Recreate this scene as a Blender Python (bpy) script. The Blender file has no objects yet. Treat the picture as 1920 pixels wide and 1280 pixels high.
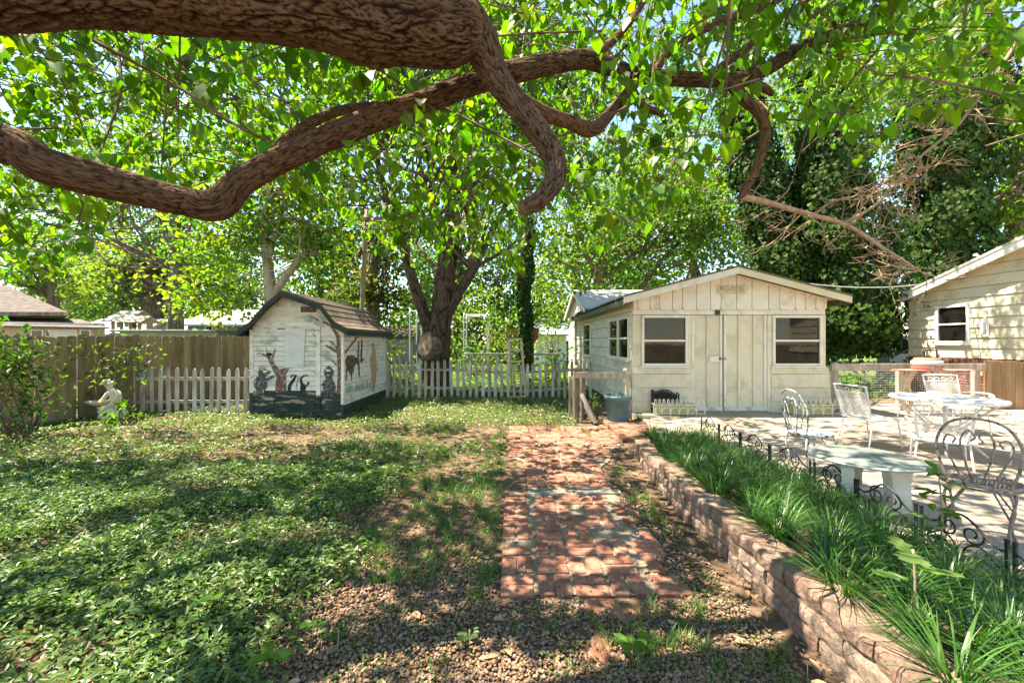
import bpy, bmesh, math, random
import numpy as np
from mathutils import Vector, Matrix, noise

# ------------------------------------------------------------------ camera, world, sun, exposure
scn = bpy.context.scene
F, CX, CY, H = 770.0, 960.0, 640.0, 1.55
cam = bpy.data.cameras.new('camera'); cam.sensor_width = 36.0; cam.lens = 36.0*F/1920
cam.clip_start = 0.05; cam.clip_end = 600
camo = bpy.data.objects.new('camera', cam); scn.collection.objects.link(camo)
camo.location = (0, 0, H); camo.rotation_euler = (math.radians(90), 0, 0)
scn.camera = camo
SUN = Vector((-0.42, 0.08, 0.90)).normalized()
world = bpy.data.worlds.new('World'); scn.world = world; world.use_nodes = True
wn = world.node_tree.nodes; wl = world.node_tree.links; wn.clear()
sky = wn.new('ShaderNodeTexSky'); sky.sky_type = 'NISHITA'; sky.sun_disc = False
sky.sun_elevation = math.asin(SUN.z); sky.sun_rotation = math.atan2(SUN.x, SUN.y)
sky.air_density = 1.0; sky.dust_density = 0.1; sky.ozone_density = 3.0
bgn = wn.new('ShaderNodeBackground'); bgn.inputs['Strength'].default_value = 0.105
wo = wn.new('ShaderNodeOutputWorld')
wl.new(sky.outputs[0], bgn.inputs[0]); wl.new(bgn.outputs[0], wo.inputs[0])
sl = bpy.data.lights.new('sun', 'SUN'); sl.energy = 5.0; sl.angle = math.radians(0.55); sl.color = (1.0, 0.94, 0.84)
so = bpy.data.objects.new('sun', sl); scn.collection.objects.link(so)
so.rotation_euler = SUN.to_track_quat('Z', 'Y').to_euler(); so.location = (-8, -4, 20)
vs = scn.view_settings
vs.view_transform = 'Standard'; vs.look = 'None'; vs.gamma = 1.0; vs.exposure = 2.25; vs.use_curve_mapping = False
vs.use_white_balance = True; vs.white_balance_temperature = 7300; vs.white_balance_tint = 10

# ------------------------------------------------------------------ helpers
C = scn.collection
rng = np.random.default_rng(7); random.seed(7)
R = math.radians
def P(px, py, Y): return ((px-CX)/F*Y, Y, H-(py-CY)/F*Y)
def G(px, py, z=0.0):
    Y = (H-z)*F/(py-CY); return ((px-CX)/F*Y, Y, z)
def pxl(p):
    p = np.asarray(p, float); return CX+F*p[..., 0]/p[..., 1], CY+F*(H-p[..., 2])/p[..., 1]

def tag(o, label=None, cat=None, group=None, kind=None):
    if label: o['label'] = label
    if cat: o['category'] = cat
    if group: o['group'] = group
    if kind: o['kind'] = kind
    return o
BASE = {}
def thing(name, label, cat, loc=(0, 0, 0), rotz=0.0, group=None, local=False):
    o = bpy.data.objects.new(name, None); C.objects.link(o); o.empty_display_size = 0.1
    o.location = loc; o.rotation_euler = (0, 0, rotz)
    BASE[o.name] = None if local else Vector(loc)
    return tag(o, label, cat, group)
def attach(o, parent):
    if parent is None: return o
    o.parent = parent
    b = BASE.get(parent.name)
    if b is not None: o.matrix_parent_inverse = Matrix.Translation(-b)
    return o
def link(name, me, parent=None):
    o = bpy.data.objects.new(name, me); C.objects.link(o); return attach(o, parent)
def copy_tree(o, parent=None):
    c = o.copy(); C.objects.link(c)
    if parent: c.parent = parent
    if o.name in BASE: BASE[c.name] = BASE[o.name]
    for ch in o.children: copy_tree(ch, c)
    return c

def mesh_np(name, V, Fa, mat=None, tint=None, smooth=False):
    """V (n,3), Fa (m,k) uniform faces."""
    V = np.ascontiguousarray(V, dtype=np.float32); Fa = np.ascontiguousarray(Fa, dtype=np.int32)
    me = bpy.data.meshes.new(name)
    m, k = Fa.shape
    me.vertices.add(len(V)); me.vertices.foreach_set('co', V.ravel())
    me.loops.add(m*k); me.loops.foreach_set('vertex_index', Fa.ravel())
    me.polygons.add(m); me.polygons.foreach_set('loop_start', np.arange(0, m*k, k, dtype=np.int32))
    try: me.polygons.foreach_set('loop_total', np.full(m, k, dtype=np.int32))
    except Exception: pass
    me.polygons.foreach_set('use_smooth', np.full(m, smooth, dtype=bool))
    if tint is not None:
        at = me.attributes.new('tint', 'FLOAT_COLOR', 'POINT')
        c4 = np.ones((len(V), 4), np.float32); c4[:, :3] = tint
        at.data.foreach_set('color', c4.ravel())
    me.update(calc_edges=True); me.validate()
    if mat: me.materials.append(mat)
    return me

def catmull(pts, rad, n):
    pts = np.asarray(pts, float); rad = np.asarray(rad, float)
    A = np.column_stack([pts, rad])
    A = np.vstack([2*A[0]-A[1], A, 2*A[-1]-A[-2]])
    out = []
    for i in range(1, len(A)-2):
        p0, p1, p2, p3 = A[i-1], A[i], A[i+1], A[i+2]
        for t in np.linspace(0, 1, n, endpoint=False):
            out.append(0.5*((2*p1)+(-p0+p2)*t+(2*p0-5*p1+4*p2-p3)*t*t+(-p0+3*p1-3*p2+p3)*t**3))
    out.append(A[-2]); out = np.array(out)
    return out[:, :3], np.maximum(out[:, 3], 1e-4)
def frames(pts):
    T = np.gradient(pts, axis=0); T /= (np.linalg.norm(T, axis=1, keepdims=True)+1e-9)
    up = np.array([0, 0, 1.0]) if abs(T[0][2]) < 0.9 else np.array([0, 1.0, 0])
    n = np.cross(T[0], up); n /= np.linalg.norm(n)
    N = []
    for t in T:
        n = n-t*np.dot(n, t); n /= (np.linalg.norm(n)+1e-9); N.append(n.copy())
    N = np.array(N); B = np.cross(T, N)
    return T, N, B

class MB:
    def __init__(s): s.v = []; s.f = []
    def add(s, V, Fs):
        o = len(s.v); s.v += [tuple(map(float, p)) for p in V]; s.f += [tuple(i+o for i in f) for f in Fs]; return s
    def box(s, x0, x1, y0, y1, z0, z1):
        V = [(x0, y0, z0), (x1, y0, z0), (x1, y1, z0), (x0, y1, z0), (x0, y0, z1), (x1, y0, z1), (x1, y1, z1), (x0, y1, z1)]
        return s.add(V, [(0, 3, 2, 1), (4, 5, 6, 7), (0, 1, 5, 4), (1, 2, 6, 5), (2, 3, 7, 6), (3, 0, 4, 7)])
    def bar(s, a, b, w, h, up=(0, 0, 1)):
        a = Vector(a); b = Vector(b); d = (b-a).normalized(); u = Vector(up)
        sx = d.cross(u)
        if sx.length < 1e-4: sx = d.cross(Vector((1, 0, 0)))
        sx.normalize(); u = sx.cross(d).normalized()
        V = []
        for p in (a, b):
            for i, j in ((-1, -1), (1, -1), (1, 1), (-1, 1)): V.append(p+sx*(w/2*i)+u*(h/2*j))
        return s.add(V, [(0, 1, 2, 3), (7, 6, 5, 4), (0, 4, 5, 1), (1, 5, 6, 2), (2, 6, 7, 3), (3, 7, 4, 0)])
    def prism(s, poly, fn, d0, d1):
        """poly: list of (u,v); fn(u,v,d)->xyz"""
        n = len(poly)
        V = [fn(u, v, d0) for u, v in poly]+[fn(u, v, d1) for u, v in poly]
        Fs = [tuple(range(n)), tuple(range(2*n-1, n-1, -1))]
        for i in range(n): j = (i+1) % n; Fs.append((i, i+n, j+n, j)) 
        return s.add(V, Fs)
    def tube(s, pts, rad, seg=6, n=4, caps=True):
        if np.isscalar(rad): rad = [rad]*len(pts)
        if n > 1 and len(pts) > 2: p, r = catmull(pts, rad, n)
        else: p, r = np.asarray(pts, float), np.asarray(rad, float)
        T, N, B = frames(p)
        V = []; Fs = []
        for i in range(len(p)):
            for k in range(seg):
                a = 2*math.pi*k/seg; V.append(p[i]+r[i]*(math.cos(a)*N[i]+math.sin(a)*B[i]))
        for i in range(len(p)-1):
            for k in range(seg):
                k2 = (k+1) % seg
                Fs.append((i*seg+k, i*seg+k2, (i+1)*seg+k2, (i+1)*seg+k))
        if caps:
            Fs.append(tuple(range(seg-1, -1, -1))); m = (len(p)-1)*seg; Fs.append(tuple(range(m, m+seg)))
        return s.add(V, Fs)
    def lathe(s, prof, c=(0, 0, 0), seg=32, sx=1.0, sy=1.0):
        V = []; Fs = []; m = len(prof)
        for i in range(seg):
            a = 2*math.pi*i/seg
            for r, z in prof: V.append((c[0]+sx*r*math.cos(a), c[1]+sy*r*math.sin(a), c[2]+z))
        for i in range(seg):
            j = (i+1) % seg
            for k in range(m-1): Fs.append((i*m+k, j*m+k, j*m+k+1, i*m+k+1))
        return s.add(V, Fs)
    def mesh(s, name, mat, smooth=False):
        me = bpy.data.meshes.new(name); me.from_pydata(s.v, [], s.f); 
        bm = bmesh.new(); bm.from_mesh(me); bmesh.ops.recalc_face_normals(bm, faces=bm.faces); bm.to_mesh(me); bm.free()
        if smooth: me.polygons.foreach_set('use_smooth', [True]*len(me.polygons))
        if mat: me.materials.append(mat)
        me.update(); return me
    def build(s, name, mat, parent=None, smooth=False, bevel=0.0):
        o = link(name, s.mesh(name, mat, smooth), parent)
        if bevel:
            b = o.modifiers.new('bevel', 'BEVEL'); b.width = bevel; b.segments = 2; b.limit_method = 'ANGLE'; b.angle_limit = R(40)
        return o
def box(name, mat, parent, x0, x1, y0, y1, z0, z1, bevel=0.0): return MB().box(x0, x1, y0, y1, z0, z1).build(name, mat, parent, bevel=bevel)
def tube(name, mat, parent, pts, rad, seg=8, n=5): return MB().tube(pts, rad, seg, n).build(name, mat, parent, smooth=True)

# ------------------------------------------------------------------ materials
def lin(h):
    h = h.lstrip('#'); c = [int(h[i:i+2], 16)/255 for i in (0, 2, 4)]
    return tuple(x/12.92 if x <= 0.04045 else ((x+0.055)/1.055)**2.4 for x in c)
class N:
    def __init__(s, name):
        s.m = bpy.data.materials.new(name); s.m.use_nodes = True; s.t = s.m.node_tree; s.t.nodes.clear()
        s.out = s.n('ShaderNodeOutputMaterial')
    def n(s, t, **kw):
        x = s.t.nodes.new(t)
        for k, v in kw.items():
            if k in x.inputs.keys(): x.inputs[k].default_value = v
            else: setattr(x, k, v)
        return x
    def l(s, a, b): s.t.links.new(a, b)
    def coords(s, stretch=(1, 1, 1), rand=True, which='Object'):
        tc = s.n('ShaderNodeTexCoord'); mp = s.n('ShaderNodeMapping'); mp.inputs['Scale'].default_value = stretch
        s.l(tc.outputs[which], mp.inputs[0])
        if rand:
            oi = s.n('ShaderNodeObjectInfo'); ma = s.n('ShaderNodeMath', operation='MULTIPLY'); ma.inputs[1].default_value = 37.0
            s.l(oi.outputs['Random'], ma.inputs[0]); s.l(ma.outputs[0], mp.inputs['Location'])
        return mp.outputs[0]
    def noise(s, co, scale, detail=4, rough=0.55):
        x = s.n('ShaderNodeTexNoise'); x.inputs['Scale'].default_value = scale; x.inputs['Detail'].default_value = detail
        x.inputs['Roughness'].default_value = rough; s.l(co, x.inputs['Vector']); return x.outputs[0]
    def ramp(s, f, stops):
        x = s.n('ShaderNodeValToRGB'); e = x.color_ramp.elements
        while len(e) > 1: e.remove(e[-1])
        e[0].position = stops[0][0]; c = stops[0][1]; e[0].color = (*c, 1) if len(c) == 3 else c
        for p, c in stops[1:]:
            q = e.new(p); q.color = (*c, 1)
        s.l(f, x.inputs[0]); return x.outputs[0]
    def mix(s, f, a, b, mode='MIX'):
        x = s.n('ShaderNodeMix', data_type='RGBA', blend_type=mode)
        for v, i in ((f, 0), (a, 6), (b, 7)):
            if hasattr(v, 'is_linked') or hasattr(v, 'links'): s.l(v, x.inputs[i])
            else: x.inputs[i].default_value = v if i == 0 else (*v, 1)
        return x.outputs[2]
    def bump(s, h, strength=0.3, dist=0.01):
        x = s.n('ShaderNodeBump'); x.inputs['Strength'].default_value = strength; x.inputs['Distance'].default_value = dist
        s.l(h, x.inputs['Height']); return x.outputs[0]
    def bsdf(s, col, rough=0.8, spec=0.3, metal=0.0, nrm=None):
        x = s.n('ShaderNodeBsdfPrincipled'); x.inputs['Roughness'].default_value = rough; x.inputs['Metallic'].default_value = metal
        x.inputs['Specular IOR Level'].default_value = spec
        if isinstance(col, tuple): x.inputs['Base Color'].default_value = (*col, 1)
        else: s.l(col, x.inputs['Base Color'])
        if nrm is not None: s.l(nrm, x.inputs['Normal'])
        return x
    def done(s, sh): s.l(sh.outputs[0] if hasattr(sh, 'outputs') else sh, s.out.inputs[0]); return s.m

def mat_simple(name, c1, c2=None, scale=6, rough=0.75, spec=0.3, bump=0.15, bdist=0.004, bscale=None, stretch=(1, 1, 1), metal=0.0, detail=5, lo=0.35, hi=0.65, vary=0.0, dirt=None, dscale=2.0, damt=(0.55, 0.75), c3=None):
    k = N(name); co = k.coords(stretch)
    c2 = c2 or c1
    nz = k.noise(co, scale, detail)
    st = [(lo, c1), (hi, c2)] if c3 is None else [(lo, c1), ((lo+hi)/2, c2), (hi, c3)]
    col = k.ramp(nz, st)
    if dirt:
        d = k.noise(co, dscale, 6, 0.65)
        col = k.mix(k.ramp(d, [(damt[0], (0, 0, 0)), (damt[1], (1, 1, 1))]), col, dirt)
    if vary:
        oi = k.n('ShaderNodeObjectInfo'); mr = k.n('ShaderNodeMapRange'); mr.inputs[3].default_value = 1-vary; mr.inputs[4].default_value = 1+vary
        k.l(oi.outputs['Random'], mr.inputs[0])
        cm = k.n('ShaderNodeCombineColor'); 
        for i in range(3): k.l(mr.outputs[0], cm.inputs[i])
        col = k.mix(1.0, col, cm.outputs[0], 'MULTIPLY')
    nr = k.bump(k.noise(co, bscale or scale*4, 5), bump, bdist) if bump else None
    return k.done(k.bsdf(col, rough, spec, metal, nr))

def mat_leaf(name, trans=0.45, rough=0.45, spec=0.35, tmul=(1.6, 2.0, 0.40)):
    k = N(name); at = k.n('ShaderNodeAttribute'); at.attribute_name = 'tint'
    b = k.bsdf(at.outputs['Color'], rough, spec)
    t = k.n('ShaderNodeBsdfTranslucent'); k.l(k.mix(1.0, at.outputs['Color'], tmul, 'MULTIPLY'), t.inputs[0])
    m = k.n('ShaderNodeMixShader'); m.inputs[0].default_value = trans
    k.l(b.outputs[0], m.inputs[1]); k.l(t.outputs[0], m.inputs[2])
    return k.done(m)
LEAF = mat_leaf('leaf', 0.55)
LEAF_GLOSSY = mat_leaf('leaf_glossy', 0.28, 0.40, 0.5)
GRASS = mat_leaf('grass_blade', 0.3, 0.4, 0.45)
def mat_attr(name, rough=0.85, spec=0.25, bump=0.2, bscale=60, bdist=0.004):
    k = N(name); at = k.n('ShaderNodeAttribute'); at.attribute_name = 'tint'
    co = k.coords(rand=False); nz = k.noise(co, bscale, 5)
    return k.done(k.bsdf(at.outputs['Color'], rough, spec, 0, k.bump(nz, bump, bdist)))
PEBBLE = mat_attr('pebble', 0.65, 0.35, 0.15, 90)
LITTER = mat_leaf('dry_leaf', 0.15, 0.8, 0.15, (1.1, 1.0, 0.8))

M = {}
M['cream'] = mat_simple('cream_paint', (0.62, 0.56, 0.405), (0.68, 0.62, 0.46), 3, 0.6, 0.35, 0.12, 0.003, 40, dirt=(0.42, 0.36, 0.25), dscale=2.6, damt=(0.5, 0.78), vary=0.05)
M['cream_white'] = mat_simple('pale_cream_trim', (0.68, 0.64, 0.53), (0.74, 0.70, 0.60), 3, 0.55, 0.35, 0.1, 0.003, 40, dirt=(0.46, 0.40, 0.28), dscale=3.5, damt=(0.52, 0.75), vary=0.04)
M['cream_yellow'] = mat_simple('yellow_cream_trim', (0.58, 0.51, 0.33), (0.64, 0.57, 0.38), 3, 0.55, 0.35, 0.1, 0.003, 40, dirt=(0.5, 0.42, 0.26), dscale=2.2)
M['white'] = mat_simple('white_paint', (0.74, 0.72, 0.67), (0.8, 0.79, 0.75), 4, 0.5, 0.4, 0.08, 0.002, 50, dirt=(0.5, 0.46, 0.4), dscale=3, damt=(0.6, 0.85))
M['old_white'] = mat_simple('old_white_paint', (0.66, 0.62, 0.54), (0.76, 0.73, 0.66), 5, 0.7, 0.25, 0.25, 0.004, 40, dirt=(0.36, 0.31, 0.25), dscale=3.5, damt=(0.52, 0.72), vary=0.06)
M['picket'] = mat_simple('weathered_picket', (0.30, 0.27, 0.23), (0.56, 0.52, 0.46), 9, 0.85, 0.15, 0.4, 0.006, 30, stretch=(1, 1, 0.18), lo=0.38, hi=0.6, vary=0.14)
M['picket_grey'] = mat_simple('grey_picket', (0.28, 0.22, 0.15), (0.52, 0.45, 0.34), 9, 0.85, 0.15, 0.4, 0.006, 30, stretch=(1, 1, 0.18), lo=0.36, hi=0.62, vary=0.18)
M['fence'] = mat_simple('fence_board', (0.17, 0.125, 0.07), (0.30, 0.235, 0.14), 10, 0.85, 0.15, 0.5, 0.006, 22, stretch=(1, 1, 0.12), vary=0.22, dirt=(0.13, 0.13, 0.06), dscale=1.5)
M['fence_warm'] = mat_simple('warm_fence_board', (0.24, 0.15, 0.085), (0.40, 0.28, 0.17), 10, 0.85, 0.15, 0.5, 0.006, 22, stretch=(1, 1, 0.12), vary=0.15)
M['grey_wood'] = mat_simple('grey_weathered_wood', (0.27, 0.22, 0.17), (0.45, 0.39, 0.31), 10, 0.85, 0.15, 0.5, 0.006, 26, stretch=(1, 1, 0.2), vary=0.1)
M['dark_post'] = mat_simple('dark_old_wood', (0.09, 0.075, 0.055), (0.23, 0.20, 0.15), 9, 0.9, 0.1, 0.5, 0.006, 26, stretch=(1, 1, 0.25))
M['tan_wood'] = mat_simple('tan_wood', (0.46, 0.36, 0.24), (0.60, 0.49, 0.34), 12, 0.8, 0.2, 0.3, 0.004, 30)
M['red_wood'] = mat_simple('red_brown_wood', (0.30, 0.12, 0.05), (0.42, 0.20, 0.09), 12, 0.8, 0.2, 0.3, 0.004, 30)
M['green_trim'] = mat_simple('dark_green_trim', (0.018, 0.032, 0.026), (0.036, 0.058, 0.046), 6, 0.7, 0.3, 0.3, 0.004, 30)
M['olive_trim'] = mat_simple('olive_fascia', (0.09, 0.085, 0.055), (0.14, 0.13, 0.09), 6, 0.7, 0.3, 0.2, 0.004, 30)
M['shingle'] = mat_simple('brown_shingle', (0.085, 0.066, 0.05), (0.17, 0.135, 0.105), 30, 0.95, 0.1, 0.5, 0.006, 120, vary=0.2)
M['shingle_grey'] = mat_simple('grey_shingle', (0.36, 0.335, 0.29), (0.52, 0.49, 0.43), 30, 0.95, 0.1, 0.4, 0.006, 120, vary=0.15)
M['shingle_dark'] = mat_simple('dark_shingle', (0.10, 0.085, 0.06), (0.17, 0.145, 0.105), 30, 0.95, 0.1, 0.4, 0.006, 120)
M['roof_brown'] = mat_simple('weathered_roof', (0.075, 0.062, 0.052), (0.15, 0.13, 0.115), 6, 0.95, 0.1, 0.5, 0.02, 40, stretch=(.6, 1, 6))
M['brick'] = mat_simple('paving_brick', (0.225, 0.092, 0.06), (0.33, 0.152, 0.10), 14, 0.9, 0.12, 0.6, 0.006, 55, vary=0.22, dirt=(0.30, 0.215, 0.155), dscale=9, damt=(0.5, 0.75))
M['brick_wall'] = mat_simple('wall_brick', (0.15, 0.062, 0.045), (0.23, 0.10, 0.07), 14, 0.9, 0.12, 0.4, 0.005, 55, vary=0.2)
M['mortar'] = mat_simple('mortar', (0.19, 0.148, 0.105), (0.30, 0.245, 0.182), 16, 0.95, 0.1, 0.7, 0.01, 60, dirt=(0.15, 0.12, 0.07), dscale=5)
M['concrete'] = mat_simple('concrete', (0.28, 0.225, 0.175), (0.37, 0.305, 0.24), 2.2, 0.9, 0.15, 0.35, 0.004, 70, dirt=(0.22, 0.17, 0.125), dscale=1.3, damt=(0.52, 0.8), vary=0.04)
M['stone_cap'] = mat_simple('grey_stone', (0.21, 0.19, 0.155), (0.30, 0.275, 0.225), 20, 0.9, 0.12, 0.5, 0.006, 60, vary=0.08)
M['black_iron'] = mat_simple('black_iron', (0.012, 0.012, 0.013), (0.03, 0.028, 0.026), 20, 0.5, 0.4, 0.1, 0.002, 60)
M['white_iron'] = mat_simple('white_iron', (0.60, 0.555, 0.49), (0.72, 0.69, 0.64), 12, 0.5, 0.4, 0.15, 0.002, 60, dirt=(0.38, 0.25, 0.17), dscale=14, damt=(0.62, 0.78))
M['rusty_iron'] = mat_simple('peeling_iron', (0.07, 0.045, 0.035), (0.25, 0.185, 0.145), 30, 0.75, 0.2, 0.3, 0.003, 60, lo=0.36, hi=0.56, c3=(0.31, 0.245, 0.195))
M['peel_iron'] = mat_simple('mottled_iron', (0.05, 0.07, 0.07), (0.42, 0.44, 0.42), 24, 0.7, 0.2, 0.3, 0.003, 60, lo=0.40, hi=0.58, c3=(0.68, 0.64, 0.6))
M['glass_green'] = mat_simple('sea_green_glass', (0.17, 0.215, 0.185), (0.24, 0.285, 0.25), 5, 0.22, 0.5, 0.03, 0.002, 30, dirt=(0.38, 0.38, 0.31), dscale=4, damt=(0.55, 0.85))
M['cast_cream'] = mat_simple('cast_cream', (0.56, 0.53, 0.42), (0.68, 0.65, 0.54), 7, 0.8, 0.2, 0.3, 0.005, 40)
M['statue'] = mat_simple('statue_stone', (0.55, 0.48, 0.35), (0.78, 0.73, 0.62), 9, 0.85, 0.2, 0.4, 0.005, 50, dirt=(0.32, 0.27, 0.16), dscale=9, damt=(0.5, 0.72))
M['pot'] = mat_simple('blue_grey_pot', (0.06, 0.135, 0.15), (0.085, 0.175, 0.19), 4, 0.5, 0.4, 0.06, 0.002, 30, dirt=(0.13, 0.19, 0.19), dscale=5)
M['soil'] = mat_simple('soil', (0.09, 0.06, 0.04), (0.19, 0.135, 0.09), 18, 1.0, 0.05, 0.8, 0.02, 50)
M['planter'] = mat_simple('yellow_green_planter', (0.40, 0.40, 0.16), (0.52, 0.50, 0.25), 5, 0.7, 0.3, 0.1, 0.003, 40)
M['sign'] = mat_simple('sign_yellow', (0.52, 0.46, 0.24), (0.6, 0.54, 0.32), 5, 0.7)
M['dark'] = mat_simple('dark_void', (0.012, 0.011, 0.010), (0.02, 0.018, 0.016), 5, 0.9, 0.1, 0)
M['grey_metal'] = mat_simple('grey_pipe', (0.42, 0.42, 0.40), (0.55, 0.55, 0.52), 12, 0.5, 0.4, 0.1, 0.002, 40, metal=0.3)
M['pole'] = mat_simple('pole_wood', (0.26, 0.19, 0.14), (0.38, 0.29, 0.22), 10, 0.9, 0.1, 0.4, 0.006, 26, stretch=(1, 1, 0.1))
M['bark_far'] = mat_simple('bark', (0.085, 0.06, 0.042), (0.20, 0.15, 0.105), 7, 0.95, 0.1, 0.9, 0.03, 14, stretch=(1, 1, 0.25))
M['bark_pale'] = mat_simple('pale_bark', (0.30, 0.24, 0.16), (0.48, 0.41, 0.30), 5, 0.9, 0.1, 0.4, 0.02, 14, stretch=(1, 1, 0.4))
M['twig_dry'] = mat_simple('dry_twig', (0.30, 0.19, 0.12), (0.42, 0.30, 0.21), 20, 0.9, 0.1, 0)
M['scar'] = mat_simple('cut_wood', (0.28, 0.14, 0.06), (0.58, 0.43, 0.27), 5, 0.85, 0.1, 0.4, 0.01, 30)
M['pink_wall'] = mat_simple('pinkish_wall', (0.42, 0.33, 0.27), (0.50, 0.40, 0.33), 3, 0.8)
M['blue_grey'] = mat_simple('blue_grey_wall', (0.20, 0.21, 0.24), (0.25, 0.26, 0.29), 3, 0.8)
M['sage'] = mat_simple('sage_metal', (0.20, 0.22, 0.15), (0.26, 0.28, 0.20), 3, 0.6)
M['white_wall'] = mat_simple('white_wall', (0.66, 0.65, 0.62), (0.74, 0.73, 0.70), 3, 0.7)
M['pale_roof'] = mat_simple('pale_roof', (0.52, 0.50, 0.48), (0.66, 0.64, 0.62), 20, 0.9)
M['wood_paint'] = mat_simple('boarded_panel', (0.56, 0.56, 0.54), (0.70, 0.69, 0.66), 3, 0.7, 0.2, 0.15, 0.003, 30, dirt=(0.42, 0.43, 0.43), dscale=3)
M['peel_green'] = mat_simple('peeling_dark_green', (0.016, 0.030, 0.026), (0.042, 0.058, 0.050), 8, 0.8, 0.2, 0.4, 0.005, 40, stretch=(0.35, 1, 1.6), dirt=(0.36, 0.27, 0.2), dscale=7, damt=(0.54, 0.6))
M['m_brown'] = mat_simple('mural_brown', (0.13, 0.065, 0.05), (0.19, 0.10, 0.08), 12, 0.8, dirt=(0.55, 0.5, 0.43), dscale=24, damt=(0.57, 0.63))
M['m_grey'] = mat_simple('mural_charcoal', (0.055, 0.053, 0.052), (0.10, 0.097, 0.095), 12, 0.8, dirt=(0.5, 0.47, 0.42), dscale=24, damt=(0.57, 0.63))
M['m_black'] = mat_simple('mural_black', (0.018, 0.017, 0.017), (0.04, 0.038, 0.037), 12, 0.8)
M['m_mint'] = mat_simple('mural_mint', (0.28, 0.37, 0.30), (0.45, 0.52, 0.45), 12, 0.8)
M['m_tan'] = mat_simple('mural_tan', (0.42, 0.25, 0.12), (0.52, 0.33, 0.18), 12, 0.8)
M['m_white'] = mat_simple('mural_white', (0.7, 0.68, 0.64), None, 12, 0.8)
M['m_dbrown'] = mat_simple('mural_dark_brown', (0.06, 0.04, 0.03), (0.10, 0.07, 0.05), 12, 0.8, dirt=(0.5, 0.45, 0.36), dscale=24, damt=(0.57, 0.63))
M['rust_red'] = mat_simple('rust_red_paint', (0.30, 0.09, 0.055), (0.42, 0.16, 0.10), 8, 0.7, dirt=(0.34, 0.42, 0.42), dscale=5, damt=(0.56, 0.62))
M['pale_blue'] = mat_simple('pale_blue_paint', (0.28, 0.42, 0.44), (0.40, 0.52, 0.52), 8, 0.6)
M['pink_top'] = mat_simple('faded_red_top', (0.38, 0.17, 0.15), (0.5, 0.27, 0.24), 6, 0.6, dirt=(0.5, 0.44, 0.38), dscale=5)
def glass_mat():
    k = N('window_glass'); co = k.coords((1, 1, 1)); nz = k.noise(co, 1.5, 3)
    b = k.bsdf((0.02, 0.019, 0.017), 0.03, 0.6, 0, k.bump(nz, 0.05, 0.02)); tr = k.n('ShaderNodeBsdfTransparent'); tr.inputs[0].default_value = (0.75, 0.73, 0.68, 1)
    m = k.n('ShaderNodeMixShader'); m.inputs[0].default_value = 0.52; k.l(b.outputs[0], m.inputs[1]); k.l(tr.outputs[0], m.inputs[2])
    return k.done(m)
M['glass'] = glass_mat()
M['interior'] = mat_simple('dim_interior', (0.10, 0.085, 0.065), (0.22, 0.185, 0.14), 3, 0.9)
def block_mat():
    k = N('retaining_block'); co = k.coords(); oi = k.n('ShaderNodeObjectInfo')
    base = k.ramp(oi.outputs['Random'], [(0.0, (0.19, 0.088, 0.066)), (0.45, (0.26, 0.165, 0.12)), (0.75, (0.29, 0.22, 0.165)), (1.0, (0.22, 0.115, 0.085))])
    nz = k.noise(co, 30, 6, 0.7)
    base = k.mix(k.ramp(k.noise(co, 60, 6, 0.8), [(0.42, (.75, .75, .75)), (0.56, (0, 0, 0))]), base, (0.10, 0.06, 0.045))
    col = k.mix(k.ramp(nz, [(0.3, (0.0, 0.0, 0.0)), (0.7, (0.6, 0.6, 0.6))]), base, (0.36, 0.275, 0.21))
    return k.done(k.bsdf(col, 0.95, 0.1, 0, k.bump(k.noise(co, 85, 7, 0.75), 1.0, 0.012)))
M['block'] = block_mat()
def ground_mat():
    k = N('ground_soil'); co = k.coords(rand=False)
    a = k.ramp(k.noise(co, 9, 8, 0.7), [(0.3, (0.075, 0.05, 0.032)), (0.52, (0.15, 0.102, 0.066)), (0.72, (0.25, 0.183, 0.125))])
    g = k.ramp(k.noise(co, 2.5, 6, 0.6), [(0.35, (0.06, 0.085, 0.025)), (0.65, (0.11, 0.14, 0.045))])
    sx = k.n('ShaderNodeSeparateXYZ'); k.l(co, sx.inputs[0])
    f = k.n('ShaderNodeMapRange'); f.inputs[1].default_value = 10.6; f.inputs[2].default_value = 12.2; k.l(sx.outputs[1], f.inputs[0])
    col = k.mix(f.outputs[0], a, g)
    return k.done(k.bsdf(col, 1.0, 0.05, 0, k.bump(k.noise(co, 60, 8, 0.75), 0.8, 0.02)))
M['ground'] = ground_mat()

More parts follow.
